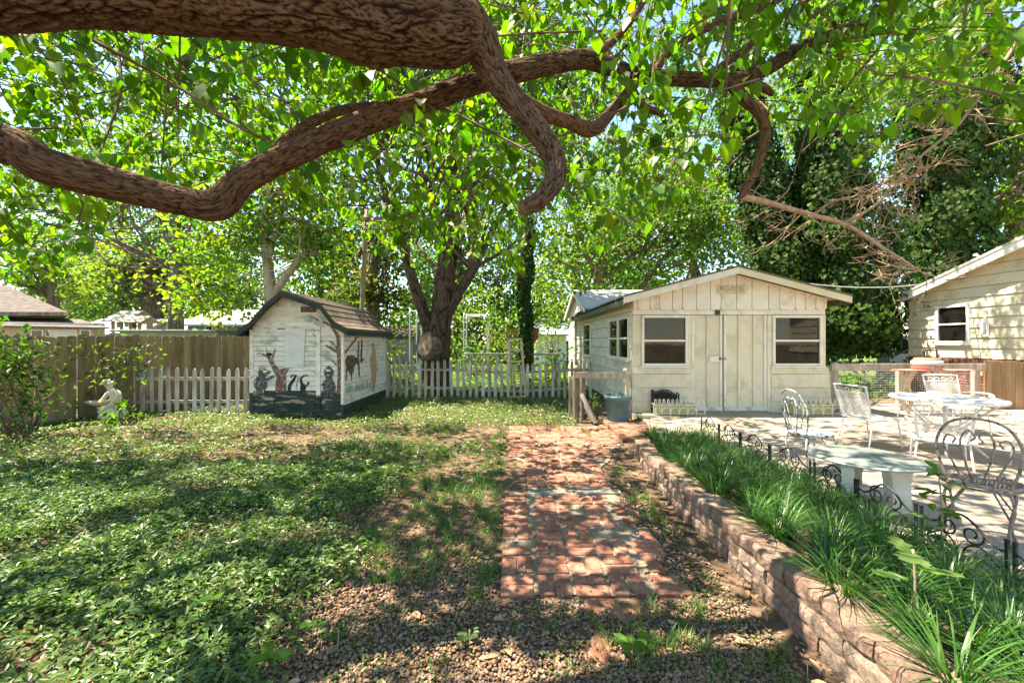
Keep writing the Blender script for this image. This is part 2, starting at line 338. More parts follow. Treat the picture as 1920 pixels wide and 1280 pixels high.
# ------------------------------------------------------------------ foliage builders
HEART_V = np.array([(0, 0, 0), (0, .45, -.03), (0, 1, -.16), (-.27, -.1, .07), (-.47, .22, .11), (-.31, .62, .03), (.27, -.1, .07), (.47, .22, .11), (.31, .62, .03)])
HEART_F = np.array([(0, 1, 4, 3), (1, 2, 5, 4), (0, 6, 7, 1), (1, 7, 8, 2)])
OVAL_V = np.array([(0, 0, 0), (0, 1, -.12), (-.22, .28, .06), (-.2, .7, .02), (.22, .28, .06), (.2, .7, .02)])
OVAL_F = np.array([(0, 1, 3, 2), (0, 4, 5, 1)])
DIA_V = np.array([(0, 0, 0), (.38, .45, .1), (0, 1, -.1), (-.38, .45, .1)]); DIA_F = np.array([(0, 1, 2, 3)])
def unit(a): return a/(np.linalg.norm(a, axis=-1, keepdims=True)+1e-9)
def leaf_mesh(name, pos, axis, nrm, size, tint, mat, tv=DIA_V, tf=DIA_F, wide=1.0, smooth=False):
    n = len(pos); axis = unit(axis); side = unit(np.cross(axis, nrm)); nn = np.cross(side, axis)
    k = len(tv); s = size[:, None, None]
    V = pos[:, None, :]+s*(tv[None, :, 0:1]*wide*side[:, None, :]+tv[None, :, 1:2]*axis[:, None, :]+tv[None, :, 2:3]*nn[:, None, :])
    Fa = (tf[None]+(np.arange(n)*k)[:, None, None]).reshape(-1, tf.shape[1])
    return mesh_np(name, V.reshape(-1, 3), Fa, mat, np.repeat(tint, k, axis=0), smooth)
def rdir(n): return unit(rng.normal(size=(n, 3)))
def tints(n, base, v=0.18, hue=0.12):
    b = np.asarray(base, float)[None]; t = b*(1+rng.normal(0, v, (n, 1)))
    h = rng.normal(0, hue, n); t = np.repeat(t, 1, 0); t[:, 0] *= 1+h*1.6; t[:, 2] *= 1-h
    return np.clip(t, 0.004, 0.8)
def crown_points(blobs, per_m3, clump_sig, nleaf):
    pos = []; cl = []
    for c, r in blobs:
        c = np.array(c); r = np.array(r); vol = 4.19*r[0]*r[1]*r[2]
        k = max(3, int(vol*per_m3))
        d = rdir(k)*(rng.random((k, 1))**0.42)
        cc = c+d*r
        cl.append(cc)
    return np.vstack(cl)
def make_crown(name, blobs, dens, sig, nleaf, size, base, mat, parent, tv=DIA_V, tf=DIA_F, droop=0.35, v=0.22, hue=0.1, hang=0.0):
    cc = crown_points(blobs, dens, sig, nleaf); k = len(cc)
    ct = tints(k, base, v, hue)
    n = k*nleaf; idx = np.repeat(np.arange(k), nleaf)
    pos = cc[idx]+rng.normal(size=(n, 3))*np.array([sig, sig, sig*0.7])
    axis = rdir(n)+np.array([0, 0, -droop]); nrm = rdir(n)+np.array([0, 0, 0.9])
    sz = size*rng.uniform(0.6, 1.3, n)
    t = np.clip(ct[idx]*(1+rng.normal(0, 0.15, (n, 1))), 0.004, 0.8)
    o = link(name, leaf_mesh(name, pos, axis, nrm, sz, t, mat, tv, tf), parent); o['kind'] = 'stuff'
    return o, cc
def branches_to(name, start, cc, count, r0, mat, parent, seg=5):
    mb = MB(); ids = rng.choice(len(cc), min(count, len(cc)), replace=False)
    st = np.array(start)
    for i in ids:
        s = st[rng.integers(len(st))]; e = cc[i]; L = np.linalg.norm(e-s)
        m = (s+e)/2+rng.normal(size=3)*L*0.10+np.array([0, 0, -0.06*L])
        m2 = s*0.25+e*0.75+rng.normal(size=3)*L*0.07
        mb.tube([s, m, m2, e], [r0, r0*0.62, r0*0.4, r0*0.12], seg, 3, caps=False)
    return mb.build(name, mat, parent, smooth=True)
# ================================================================== SETTING
def zn(x, y, s=1.0, a=1.0): return a*noise.noise(Vector((x*s, y*s, 3.7)))
def ground():
    xs = np.concatenate([-np.geomspace(260, 15, 14), np.arange(-14, 14.01, 0.25), np.geomspace(15, 260, 14)])
    ys = np.concatenate([-np.geomspace(200, 7, 10), np.arange(-6, 26.01, 0.25), np.geomspace(27, 400, 16)])
    V = []
    for y in ys:
        for x in xs:
            V.append((x, y, -0.032+zn(x, y, 0.9, 0.012)+zn(x, y, 3.1, 0.006)))
    nx = len(xs); ny = len(ys); Fa = []
    for j in range(ny-1):
        for i in range(nx-1): a = j*nx+i; Fa.append((a, a+1, a+1+nx, a+nx))
    o = link('ground', mesh_np('ground', np.array(V), np.array(Fa), M['ground'], smooth=True)); o['kind'] = 'structure'
ground()

# ---- brick path, basket weave
def brick_mesh(name, L, W, T, seed, mat, rough=0.004):
    r = random.Random(seed); bv = 0.009; V = []; Fs = []
    def ring(z, ins, q):
        a, b = L/2-ins, W/2-ins; c = q
        pts = [(-a+c, -b), (a-c, -b), (a, -b+c), (a, b-c), (a-c, b), (-a+c, b), (-a, b-c), (-a, -b+c)]
        return [(x+r.uniform(-rough, rough)*.6, y+r.uniform(-rough, rough)*.6, z+r.uniform(-rough, rough)*.5) for x, y in pts]
    rings = [ring(-T, 0, bv), ring(-bv, 0, bv), ring(-bv*.3, bv*.4, bv), ring(0, bv*1.2, bv)]
    for g in rings: V += g
    for k in range(3):
        for i in range(8): j = (i+1) % 8; Fs.append((k*8+i, k*8+j, k*8+8+j, k*8+8+i))
    V.append((0, 0, r.uniform(-rough, rough)*.5)); c = len(V)-1
    for i in range(8): Fs.append((24+i, 24+(i+1) % 8, c))
    me = bpy.data.meshes.new(name); me.from_pydata(V, [], Fs); me.materials.append(mat); me.update(); return me
BR = [brick_mesh('brick', .213, .102, .05, i, M['brick']) for i in range(5)]
path_bm = MB()
pth = []   # outline of the mortar bed
def poly_sheet(name, pts, z, mat, kind='structure'):
    me = bpy.data.meshes.new(name); me.from_pydata([(x, y, z) for x, y in pts], [], [tuple(range(len(pts)))]); me.materials.append(mat); me.update()
    o = link(name, me)
    if kind: o['kind'] = kind
    return o
def wob(pts, a=0.012, step=0.12):
    out = []
    for i in range(len(pts)):
        p = np.array(pts[i]); q = np.array(pts[(i+1) % len(pts)]); n = max(1, int(np.linalg.norm(q-p)/step))
        for k in range(n): out.append(tuple(p+(q-p)*k/n+rng.uniform(-a, a, 2)))
    return out
brick_path = poly_sheet('brick_path', wob([(-.05, 2.545), (.97, 2.545), (1.07, 3.4), (1.08, 5.1), (1.3, 5.45), (1.45, 6.0), (1.7, 6.3), (1.95, 6.9), (2.0, 7.58), (0.02, 7.6), (-.02, 5.55), (.16, 5.35), (.16, 4.2), (-.05, 4.17)], .02), -0.020, M['mortar'])
p = 0.236
def lay(parent, x, y, horiz, z=-0.006, me=None, ang=0.0):
    o = link('brick', me or BR[rng.integers(5)], parent)
    o.location = (x+rng.normal(0, .004), y+rng.normal(0, .004), z+rng.normal(0, .0035))
    o.rotation_euler = (rng.normal(0, .014), rng.normal(0, .014), (0 if horiz else math.pi/2)+rng.normal(0, .022)+ang)
    return o
def unitcell(parent, x, y, horiz, skip=()):
    for k in (-1, 1):
        if k in skip: continue
        if horiz: lay(parent, x, y+k*.056, True)
        else: lay(parent, x+k*.058, y, False)
gap = {(3, 3): (-1, 1), (3, 4): (-1,), (2, 0): (1,), (5, 2): (1,)}
for r in range(7):
    for c in range(5):
        x = -.08+p*(c+.5)+.012*r*(c > 0)*.6+(.035 if c == 4 else 0); y = 2.53+p*(r+.5)
        if c == 4 and r in (1, 4): lay(brick_path, x-.03, y, False); continue
        if c == 4 and r > 5: continue
        unitcell(brick_path, x, y, (r+c) % 2 == 0, gap.get((r, c), ()))
CAPS = brick_mesh('header_stone', .235, .088, .05, 44, M['stone_cap'])
for c in range(4):
    o = lay(brick_path, .28+c*.243, 4.25, True, -.002, CAPS); o.name = 'header_stone'
for r in range(14):
    y = 4.42+p*(r+.5)*.965
    x0, n = .155, 4
    if y > 5.5: x0, n = .155-p*.9, 6
    if y > 6.0: n = 7
    if y > 6.5: n = 8
    if y > 7.0: n = 9
    for c in range(n):
        xx = x0+p*(c+.5)*1.0
        if xx > 1.05+max(0, y-5.0)*.55: continue
        unitcell(brick_path, xx+(.01*math.sin(r*1.7)), y, (r+c) % 2 == 0)
# raised brick apron between path and patio
apron = MB().box(1.80, 2.44, 6.42, 7.95, -.05, .03).build('brick_apron', M['mortar']); apron['kind'] = 'structure'
for r in range(13):
    for c in range(3):
        x = 1.92+.215*c+(.05 if r % 2 else -.02)
        if x < 2.36: lay(apron, x, 6.50+r*.113, True, .043)
for r in range(14): lay(apron, 1.77, 6.45+r*.11, True, .062, ang=0.05).scale = (.45, 1, 1)
# loose bricks
for i, (px, py, a, lab) in enumerate([(1130, 1128, .1, 'half buried red brick just below the end of the brick path'), (1185, 1140, .5, 'red brick sunk in gravel right of the path end'), (1128, 1203, 1.2, 'loose red brick lying alone in the gravel'), (562, 857, .05, 'left of the two red bricks lying in the weeds'), (598, 857, .02, 'right of the two red bricks lying in the weeds'), (965, 940, .3, 'red brick standing loose at the left path edge')]):
    q = G(px, py); o = link('loose_brick', BR[i % 5]); o.location = (q[0], q[1], .02 if i in (3, 4) else -.012); o.rotation_euler = (.05, .03, a)
    tag(o, lab, 'brick', 'loose bricks around the path')

# ---- concrete patio
patio = MB().box(2.47, 11.3, 0.3, 8.54, -.12, .055).build('patio', M['soil']); patio['kind'] = 'structure'
xs = [2.97, 5.35, 7.75, 11.28]; ys = [.3, 3.3, 5.95, 8.53]
for i in range(3):
    for j in range(3):
        box('slab', M['concrete'], patio, xs[i]+.006, xs[i+1]-.006, ys[j]+.006, ys[j+1]-.006, -.1, .08+(.003 if (i+j) % 2 else 0), bevel=.008)
box('slab', M['concrete'], patio, 2.45, 2.968, 6.48, 8.53, -.1, .081, bevel=.01)
box('slab', M['concrete'], patio, 6.75, 11.28, 8.54, 9.3, -.1, .078, bevel=.008)

# ---- retaining wall of split-face blocks
def wx(y): return 1.53 if y < 3.8 else 1.53+.25*((y-3.8)/2.3)**1.6
wallpts = [(wx(y), y) for y in np.arange(.6, 6.01, .1)]+[(1.84, 6.16), (1.98, 6.30), (2.18, 6.38), (2.46, 6.40)]
wp = np.array(wallpts); wd = np.concatenate([[0], np.cumsum(np.linalg.norm(np.diff(wp, axis=0), axis=1))])
def wat(s): return np.array([np.interp(s, wd, wp[:, 0]), np.interp(s, wd, wp[:, 1])])
def block_mesh(seed, L=.288, Hh=.094, D=.20):
    nx, nz = 9, 4; V = []; Fs = []
    for k in range(nz+1):
        for i in range(nx+1):
            u = i/nx; w = k/nz; e = min(u, 1-u, .5)*2; ez = min(w, 1-w)*2
            dx = .016*(1-min(1, e*5)**.5)+.008*(1-min(1, ez*1.8))
            dx += .009*noise.noise(Vector((u*4.2, w*2.6, seed*7.3)))+.006*noise.noise(Vector((u*13, w*9, seed*3.1)))
            V.append(((u-.5)*L, dx, w*Hh))
    for k in range(nz):
        for i in range(nx): a = k*(nx+1)+i; Fs.append((a, a+1, a+nx+2, a+nx+1))
    o = len(V); V += [(-L/2, D, 0), (L/2, D, 0), (L/2, D, Hh), (-L/2, D, Hh)]
    top = [nz*(nx+1)+i for i in range(nx+1)]; bot = list(range(nx+1))
    Fs.append(tuple(top+[o+2, o+3])); Fs.append(tuple(bot[::-1]+[o, o+1]))
    Fs.append(tuple([k*(nx+1) for k in range(nz, -1, -1)]+[o, o+3])); Fs.append(tuple([k*(nx+1)+nx for k in range(nz+1)]+[o+2, o+1])); Fs.append((o, o+3, o+2, o+1))
    me = bpy.data.meshes.new('block'); me.from_pydata(V, [], Fs)
    bm = bmesh.new(); bm.from_mesh(me); bmesh.ops.recalc_face_normals(bm, faces=bm.faces); bm.to_mesh(me); bm.free()
    me.materials.append(M['block']); me.update(); return me
BK = [block_mesh(i) for i in range(6)]
rw = thing('retaining_wall', 'low curved retaining wall of reddish tan split-face blocks edging the grass bed', 'wall', (1.42, 2, 0))
for course in range(3):
    s = .0+(.15 if course == 1 else 0)
    lim = wd[-1] if course < 2 else np.interp(4.35, wp[:, 1], wd)
    while s+.15 < lim:
        a = wat(s); b = wat(min(s+.292, wd[-1])); m = (a+b)/2; d = b-a; ang = math.atan2(d[1], d[0])
        o = link('block', BK[rng.integers(6)], rw)
        # local +x along wall, +y must point into the bed (to the right of travel): travel +Y -> bed at +X
        o.rotation_euler = (rng.normal(0, .008), rng.normal(0, .008), ang+math.pi); o.location = (m[0]+course*.006+rng.normal(0, .006), m[1], -.03+course*.0955)
        s += .294
# ---- soil of the bed
def bed():
    V = []; Fa = []; ny, nx = 60, 14
    for j in range(ny+1):
        y = .55+j/ny*5.8; x0 = wx(min(y, 6))+.17; top = .22 if y < 4.3 else .125
        for i in range(nx+1):
            t = i/nx; x = x0+(2.965-x0)*t; z = top*(1-t)+.05*t-.02+zn(x, y, 5, .02)
            V.append((x, y, z))
    for j in range(ny):
        for i in range(nx): a = j*(nx+1)+i; Fa.append((a, a+1, a+nx+2, a+nx+1))
    o = link('garden_bed', mesh_np('garden_bed', np.array(V), np.array(Fa), M['soil'], smooth=True)); o['kind'] = 'structure'
bed()
def bedz(x, y):
    x0 = wx(min(y, 6))+.17; t = max(0, min(1, (x-x0)/(2.965-x0))); top = .22 if y < 4.3 else .125
    return top*(1-t)+.05*t-.02

# ================================================================== BUILDINGS
def lap(name, mat, parent, a, b, z0, z1, n, tb=.026, tt=.009):
    V = []; z0 += min(.009, (z1-z0)*.08)
    for q in (a, b):
        V += [(q[0], q[1], z0), (q[0]+n[0]*tb, q[1]+n[1]*tb, z0), (q[0]+n[0]*tt, q[1]+n[1]*tt, z1), (q[0], q[1], z1)]
    return MB().add(V, [(0, 1, 2, 3), (7, 6, 5, 4), (0, 4, 5, 1), (1, 5, 6, 2), (2, 6, 7, 3), (3, 7, 4, 0)]).build(name, mat, parent)
def XY(y): return lambda u, v, d: (u, y+d, v)
def YZ(x): return lambda u, v, d: (x+d, u, v)
def window_y(parent, x0, x1, z0, z1, y, fr=M['white'], split=True, fw=.055, label=None):
    """window in a wall facing -Y; y = wall face"""
    w = MB(); w.box(x0, x0+fw, y-.035, y+.05, z0, z1); w.box(x1-fw, x1, y-.035, y+.05, z0, z1)
    w.box(x0+fw, x1-fw, y-.033, y+.05, z1-fw, z1); w.box(x0+fw, x1-fw, y-.033, y+.05, z0, z0+fw)
    o = w.build('window', fr, parent, bevel=.004); zm = (z0+z1)/2
    if split: box('meeting_rail', fr, o, x0+fw, x1-fw, y-.02, y+.03, zm-.02, zm+.02, .003)
    for a, b in (((z0+fw, zm-.02), (zm+.02, z1-fw)) if split else ((z0+fw, z1-fw),)):
        box('pane', M['glass'], o, x0+fw, x1-fw, y+.004, y+.008, a, b)
    box('sill', fr, o, x0-.04, x1+.04, y-.065, y+.01, z0-.03, z0-.002, .004)
    return o
def window_x(parent, y0, y1, z0, z1, x, fr=M['white'], split=True, fw=.05, nx=-1):
    w = MB(); a, b = sorted((x+nx*.035, x-nx*.05))
    w.box(a, b, y0, y0+fw, z0, z1); w.box(a, b, y1-fw, y1, z0, z1); w.box(a+.002, b-.002, y0+fw, y1-fw, z1-fw, z1); w.box(a+.002, b-.002, y0+fw, y1-fw, z0, z0+fw)
    o = w.build('window', fr, parent, bevel=.004); zm = (z0+z1)/2
    if split: box('meeting_rail', fr, o, a+.01, b-.01, y0+fw, y1-fw, zm-.02, zm+.02, .003)
    for q, r_ in (((z0+fw, zm-.02), (zm+.02, z1-fw)) if split else ((z0+fw, z1-fw),)):
        box('pane', M['glass'], o, min(x-nx*.004, x-nx*.008), max(x-nx*.004, x-nx*.008), y0+fw, y1-fw, q, r_)
    c, d = sorted((x+nx*.065, x-nx*.01)); box('sill', fr, o, c, d, y0-.03, y1+.03, z0-.03, z0-.002, .004)
    return o

# ---- cream garden shed
YF = 8.57
fx = lambda px: (px-CX)/F*YF
fz = lambda py: H-(py-CY)/F*YF
sx0, sx1 = fx(1186), fx(1547); sxc = (sx0+sx1)/2; yb = 15.8
shed = thing('garden_shed', 'cream wooden garden shed with double doors and scalloped gable at the patio', 'shed', (sxc, YF, .08))
MB().prism([(sx0+.03, .1), (fx(1300), .1), (fx(1300), fz(688)), (sx0+.03, fz(688))], XY(YF+.03), 0, .02).build('sheathing', M['dark_post'], shed)  # dark backing sheets, coloured to draw shadow lines in the lap gaps
MB().prism([(fx(1440), .1), (sx1-.02, .1), (sx1-.02, fz(688)), (fx(1440), fz(688))], XY(YF+.03), 0, .02).build('sheathing', M['dark_post'], shed)
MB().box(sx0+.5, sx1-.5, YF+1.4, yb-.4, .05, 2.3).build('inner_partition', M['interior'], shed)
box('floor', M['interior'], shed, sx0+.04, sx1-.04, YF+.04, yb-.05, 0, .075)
zt = fz(581)
box('header', M['cream_white'], shed, fx(1187), fx(1546), YF-.012, YF+.08, fz(590), fz(572), .004)
for a, b in ((1186, 1201.5), (1289.5, 1296), (1438, 1446.5), (1540.5, 1547)):
    box('corner_board', M['cream'], shed, fx(a), fx(b), YF-.018, YF+.06, .08, fz(590.5), .004)
rows = [(775, 752.3), (752.3, 726.3), (726.3, 700.8), (700.8, 688.5)]
for a, b in rows:
    lap('siding_board', M['cream'], shed, (fx(1184.5), YF-.02), (fx(1296.5), YF-.02), fz(a), fz(b), (0, -1), .03, .006)
    lap('siding_board', M['cream'], shed, (fx(1444.5), YF-.02), (fx(1552+(a-700)*.06), YF-.02), fz(a), fz(b), (0, -1), .03, .006)
window_y(shed, fx(1202), fx(1289), fz(686), fz(591), YF-.01, M['cream_white'])
window_y(shed, fx(1447), fx(1540), fz(686), fz(591), YF-.01, M['cream_white'])
for a, b in ((1212, 1226), (1459, 1474)):  # pale curtain and boxes seen inside
    box('curtain', M['old_white'], shed, fx(a), fx(b), YF+.5, YF+.52, fz(676), fz(632))
for i, (a, b, c, d, dy, m) in enumerate(((1208, 1222, 676, 655, .35, 'white'), (1224, 1250, 676, 662, .5, 'old_white'), (1256, 1272, 676, 648, .6, 'tan_wood'), (1262, 1282, 660, 600, .9, 'grey_wood'), (1496, 1499, 676, 640, .3, 'white'), (1503, 1505.5, 676, 646, .35, 'white'), (1512, 1534, 676, 658, .5, 'tan_wood'), (1462, 1474, 634, 598, .8, 'grey_wood'))):
    k_ = (YF+dy)/YF; box('stored_item', M[m], shed, fx(a)*k_, fx(b)*k_, YF+dy, YF+dy+.08, H-(c-CY)/F*(YF+dy), H-(d-CY)/F*(YF+dy), .01)
# doors
for a, b, bat in ((1296.5, 1354.5, (1327,)), (1357, 1437.5, (1386, 1414))):
    d = box('door', M['cream'], shed, fx(a), fx(b), YF+.022, YF+.05, .10, fz(590.5), .003)
    for c in (a+2.5, *bat, b-2.5):
        box('batten', M['cream_white'] if c in (a+2.5, b-2.5) else M['cream'], d, fx(c-2.2), fx(c+2.2), YF-.008, YF+.022, fz(762), fz(591), .003)
    box('bottom_rail', M['old_white'], d, fx(a), fx(b), YF-.012, YF+.022, .105, fz(762.5), .003)
    if a < 1300:
        box('latch_plate', M['old_white'], d, fx(1329.5), fx(1351), YF-.020, YF-.0085, fz(678), fz(667.5), .003)
        box('handle', M['black_iron'], d, fx(1347.5), fx(1350), YF-.034, YF-.020, fz(675), fz(669), .003)
    else: box('hasp', M['rust_red'], d, fx(1353), fx(1361), YF-.026, YF-.0085, fz(674), fz(671), .003)
box('threshold', M['grey_wood'], shed, fx(1296), fx(1438), YF-.03, YF+.03, .0805, .099)
box('hinge_block', M['black_iron'], shed, fx(1340), fx(1348), YF-.05, YF-.012, fz(590), fz(581.5), .003)
# gable boards with scalloped ends
Yg = 8.51
gx = lambda px: (px-CX)/F*Yg
gz = lambda py: H-(py-CY)/F*Yg
rz = lambda x: 2.97-abs(x-sxc)*.262
bd = [1187, 1196, 1219, 1237, 1261, 1280, 1306, 1332, 1352, 1381, 1410, 1441, 1462, 1491, 1510, 1530, 1551]
MB().prism([(sx0, fz(590)), (sx1, fz(590)), (sx1, rz(sx1)-.02), (sxc, rz(sxc)-.02), (sx0, rz(sx0)-.02)], XY(YF-.005), 0, .03).build('gable_backing', M['cream'], shed)
for a, b in zip(bd[:-1], bd[1:]):
    x0, x1 = gx(a)+.006, gx(b)-.006; zb = gz(580.5); ch = min(.045, (x1-x0)*.3)
    poly = [(x0, zb+ch), (x0+ch*.35, zb+ch*.35), (x0+ch, zb), (x1-ch, zb), (x1-ch*.35, zb+ch*.35), (x1, zb+ch), (x1, rz(x1))]
    if x0 < sxc < x1: poly.append((sxc, rz(sxc)))
    poly.append((x0, rz(x0)))
    MB().prism(poly, XY(Yg), 0, .022+random.uniform(-.003, .003)).build('gable_board', M['cream_white'], shed)
    box('groove_strip', M['cream_yellow'], shed, x1-.002, x1+.014, Yg+.024, Yg+.04, zb+.05, rz(x1)-.01)
# roof
re0, re1 = sx0-.28, sx1+.25; rt = lambda x: 3.07-abs(x-sxc)*.26
for s, e in ((-1, re0), (1, re1)):
    pl = [(sxc, rt(sxc)), (e, rt(e)), (e, rt(e)-.035), (sxc, rt(sxc)-.035)]
    rf = MB().prism(pl, XY(8.17), 0, yb+.1-8.17).build('roof', M['shingle_dark'], shed)
    MB().prism([(sxc, rt(sxc)-.037), (e, rt(e)-.037), (e, rt(e)-.07), (sxc, rt(sxc)-.07)], XY(8.21), 0, yb-8.21).build('roof_deck', M['cream_yellow'], rf)
    MB().prism([(sxc, rt(sxc)-.036), (e, rt(e)-.036), (e, rt(e)-.165), (sxc, rt(sxc)-.165)], XY(8.185), 0, .024).build('rake_board', M['cream_yellow'] if s > 0 else M['cream_white'], rf)
    a, b = sorted((e, e-s*.02)); box('eave_board', M['olive_trim'], rf, a, b, 8.21, yb+.1, rt(e)-.19, rt(e)-.036)
# left side wall: boards broken around the windows
zs = [.08+.262*i for i in range(10)]
wins = [(8.72, 10.5, 1.15, 2.09), (13.0, 14.25, 1.07, 2.13)]
for i in range(9):
    z0, z1 = zs[i], min(zs[i+1], 2.39)
    segs = [(YF+.02, yb)]
    for w in wins:
        if z1 > w[2]+.02 and z0 < w[3]-.02:
            ns = []
            for a, b in segs:
                if w[0] > a and w[1] < b: ns += [(a, w[0]), (w[1], b)]
                else: ns.append((a, b))
            segs = ns
    for a, b in segs: lap('siding_board', M['cream'], shed, (sx0, a), (sx0, b), z0, z1, (-1, 0), .028, .008)
    for w in wins:
        if z0 < w[2] < z1-.02: lap('siding_board', M['cream'], shed, (sx0, w[0]), (sx0, w[1]), z0, w[2]-.03, (-1, 0), .028, .010)
        if z0+.02 < w[3] < z1: lap('siding_board', M['cream'], shed, (sx0, w[0]), (sx0, w[1]), w[3], z1, (-1, 0), .026, .008)
for i in range(9): lap('siding_board', M['cream'], shed, (sx1, YF+.05), (sx1, yb), zs[i], min(zs[i+1], 2.4), (1, 0), .028, .008)
window_x(shed, 8.72, 9.60, 1.15, 2.09, sx0-.02, M['cream_white']); window_x(shed, 9.61, 10.5, 1.15, 2.09, sx0-.02, M['cream_white'])
window_x(shed, 13.0, 14.25, 1.07, 2.13, sx0-.02, M['cream_white'])
box('rear_wall', M['cream'], shed, sx0, sx1, yb-.04, yb, .0, 2.4)
# ---- sign with lettering on the gable
def text_obj(name, body, size, mat, parent, loc, rot, extrude=.008, sx=1.0):
    cu = bpy.data.curves.new('t', 'FONT'); cu.body = body; cu.size = size; cu.extrude = extrude; cu.align_x = 'CENTER'; cu.align_y = 'CENTER'
    t = bpy.data.objects.new('t', cu); C.objects.link(t)
    dg = bpy.context.evaluated_depsgraph_get(); me = bpy.data.meshes.new_from_object(t.evaluated_get(dg))
    bpy.data.objects.remove(t); me.materials.clear(); me.materials.append(mat)
    o = link(name, me, parent); o.location = loc; o.rotation_euler = rot; o.scale = (sx, 1, 1); return o
q = P(1371, 541, 8.47)
sg = thing('name_sign', 'small yellow letter sign reading DREAMS fixed under the shed peak', 'sign', q)
text_obj('letters', 'DREAMS', .19, M['sign'], sg, q, (R(90), 0, 0), .009, .80)
box('base_strip', M['sign'], sg, gx(1344), gx(1397), 8.462, 8.483, gz(550.5), gz(548.6))
# ---- white cross gable at the back of the shed
an = thing('rear_annex', 'white gabled annex with pale shingle roof rising behind the garden shed', 'shed', (4.6, 15.2, 0))
box('wall', M['white_wall'], an, 2.42, 6.6, 15.95, 17.5, -.03, 2.62)
MB().prism([(12.95, 2.62), (17.5, 2.62), (15.15, 3.36)], YZ(2.42), 0, .06).build('gable_wall', M['white_wall'], an)
for s, e in ((-1, 12.75), (1, 17.65)):
    zr = 3.45; ze = 2.60
    rf = MB().prism([(15.15, zr), (e, ze), (e, ze-.05), (15.15, zr-.05)], YZ(2.25), 0, 4.6).build('roof', M['shingle_grey'], an)
    MB().prism([(15.15, zr-.052), (e, ze-.052), (e, ze-.17), (15.15, zr-.17)], YZ(2.235), 0, .03).build('rake_board', M['white'], rf)
# antler-like scroll on the annex gable is a thin wire bracket
# ---- neighbouring house at right
XW = 11.4
house = thing('cream_house', 'cream lap-sided house with brick base and sloping white fascia at right', 'house', (XW, 6, .0))
yc = 11.79; rk = lambda y: 2.86+.333*(11.63-max(y, 6.0)) - max(0, 6.0-y)*.333
wy0, wy1, wz0, wz1 = 10.2, 11.02, 1.49, 2.50
z = 1.13
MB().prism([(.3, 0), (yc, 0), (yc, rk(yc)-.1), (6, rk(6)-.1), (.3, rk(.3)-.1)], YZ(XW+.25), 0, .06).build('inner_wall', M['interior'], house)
while z < 4.55:
    z1 = z+.251; ya, yb_ = .3, yc
    if z1 > 2.78: yb_ = min(yc, 11.63-(z-2.86)/.333+.02); ya = max(.3, 12-yb_)
    segs = [(ya, yb_)]
    if z1 > wz0+.02 and z < wz1-.02: segs = [(ya, wy0), (wy1, yb_)]
    for a, b in segs:
        if b-a > .1: lap('siding_board', M['cream'], house, (XW, a), (XW, b), z, z1, (-1, 0), .03, .006)
    if z < wz0 < z1-.02: lap('siding_board', M['cream'], house, (XW, wy0), (XW, wy1), z, wz0-.03, (-1, 0), .03, .010)
    if z+.02 < wz1 < z1: lap('siding_board', M['cream'], house, (XW, wy0), (XW, wy1), wz1, z1, (-1, 0), .026, .006)
    z = z1
window_x(house, wy0, wy1, wz0, wz1, XW-.02, M['white'], True, .07)
for i in range(2): box('blind_slat', M['old_white'], house, XW+.06, XW+.07, wy0+.08, wy1-.08, 2.27-i*.45, 2.30-i*.45)
MB().prism([(.3, -.05), (yc-.01, -.05), (yc-.01, 1.05), (.3, 1.05)], YZ(XW-.03), 0, .1).build('base_wall', M['mortar'], house)
WB = brick_mesh('wall_brick', .2, .066, .05, 3, M['brick_wall'], .002)
for r in range(13):
    for c in range(13):
        y = 11.69-c*.212-(.106 if r % 2 else 0)
        if y < 9.2: continue
        o = link('brick', WB, house); o.location = (XW-.045, y, .115+r*.077); o.rotation_euler = (0, -math.pi/2, math.pi/2); o.rotation_euler = (math.pi/2, 0, -math.pi/2)
CB = brick_mesh('cap_brick', .12, .075, .09, 5, M['brick_wall'], .003)
for c in range(40):
    o = link('cap_brick', CB, house); o.location = (XW-.05, 11.74-c*.084, 1.117); o.rotation_euler = (0, 0, 0)
for e, yr in ((12.05, 1), (-.1, -1)):
    ze = 2.94-.333*(12.05-11.63)
    rf = MB().prism([(6, 2.94+.333*5.63), (e, ze), (e, ze-.06), (6, 2.94+.333*5.63-.06)], YZ(XW-.33), 0, 7).build('roof', M['shingle_grey'], house)
    MB().prism([(6, 2.94+.333*5.63-.061), (e, ze-.061), (e, ze-.235), (6, 2.94+.333*5.63-.235)], YZ(XW-.31), 0, .03).build('rake_fascia', M['white'], rf)
    MB().prism([(6, 2.94+.333*5.63-.10), (e, ze-.10), (e, ze-.125), (6, 2.94+.333*5.63-.125)], YZ(XW-.275), 0, .27).build('soffit', M['cream_yellow'], rf)
box('end_wall', M['cream'], house, XW, 18.3, yc-.05, yc, 0, 2.75); box('front_wall', M['cream'], house, XW, 18.3, .3, .35, 0, 2.75)
# thermometer on the wall
q = (XW-.04, 11.4*770/890, 1.88)
th = thing('wall_thermometer', 'pale bottle-shaped thermometer hung on the cream house wall right of its window', 'thermometer', q)
pr = [(-.075, -.22), (.075, -.22), (.085, -.1), (.085, .1), (.03, .17), (.025, .26), (-.025, .26), (-.03, .17), (-.085, .1), (-.085, -.1)]
MB().prism([(q[1]+a, q[2]+b) for a, b in pr], YZ(XW-.055), 0, .02).build('case', M['white'], th, bevel=.006)
box('scale', M['blue_grey'], th, XW-.060, XW-.056, q[1]-.03, q[1]+.03, q[2]-.15, q[2]+.12)

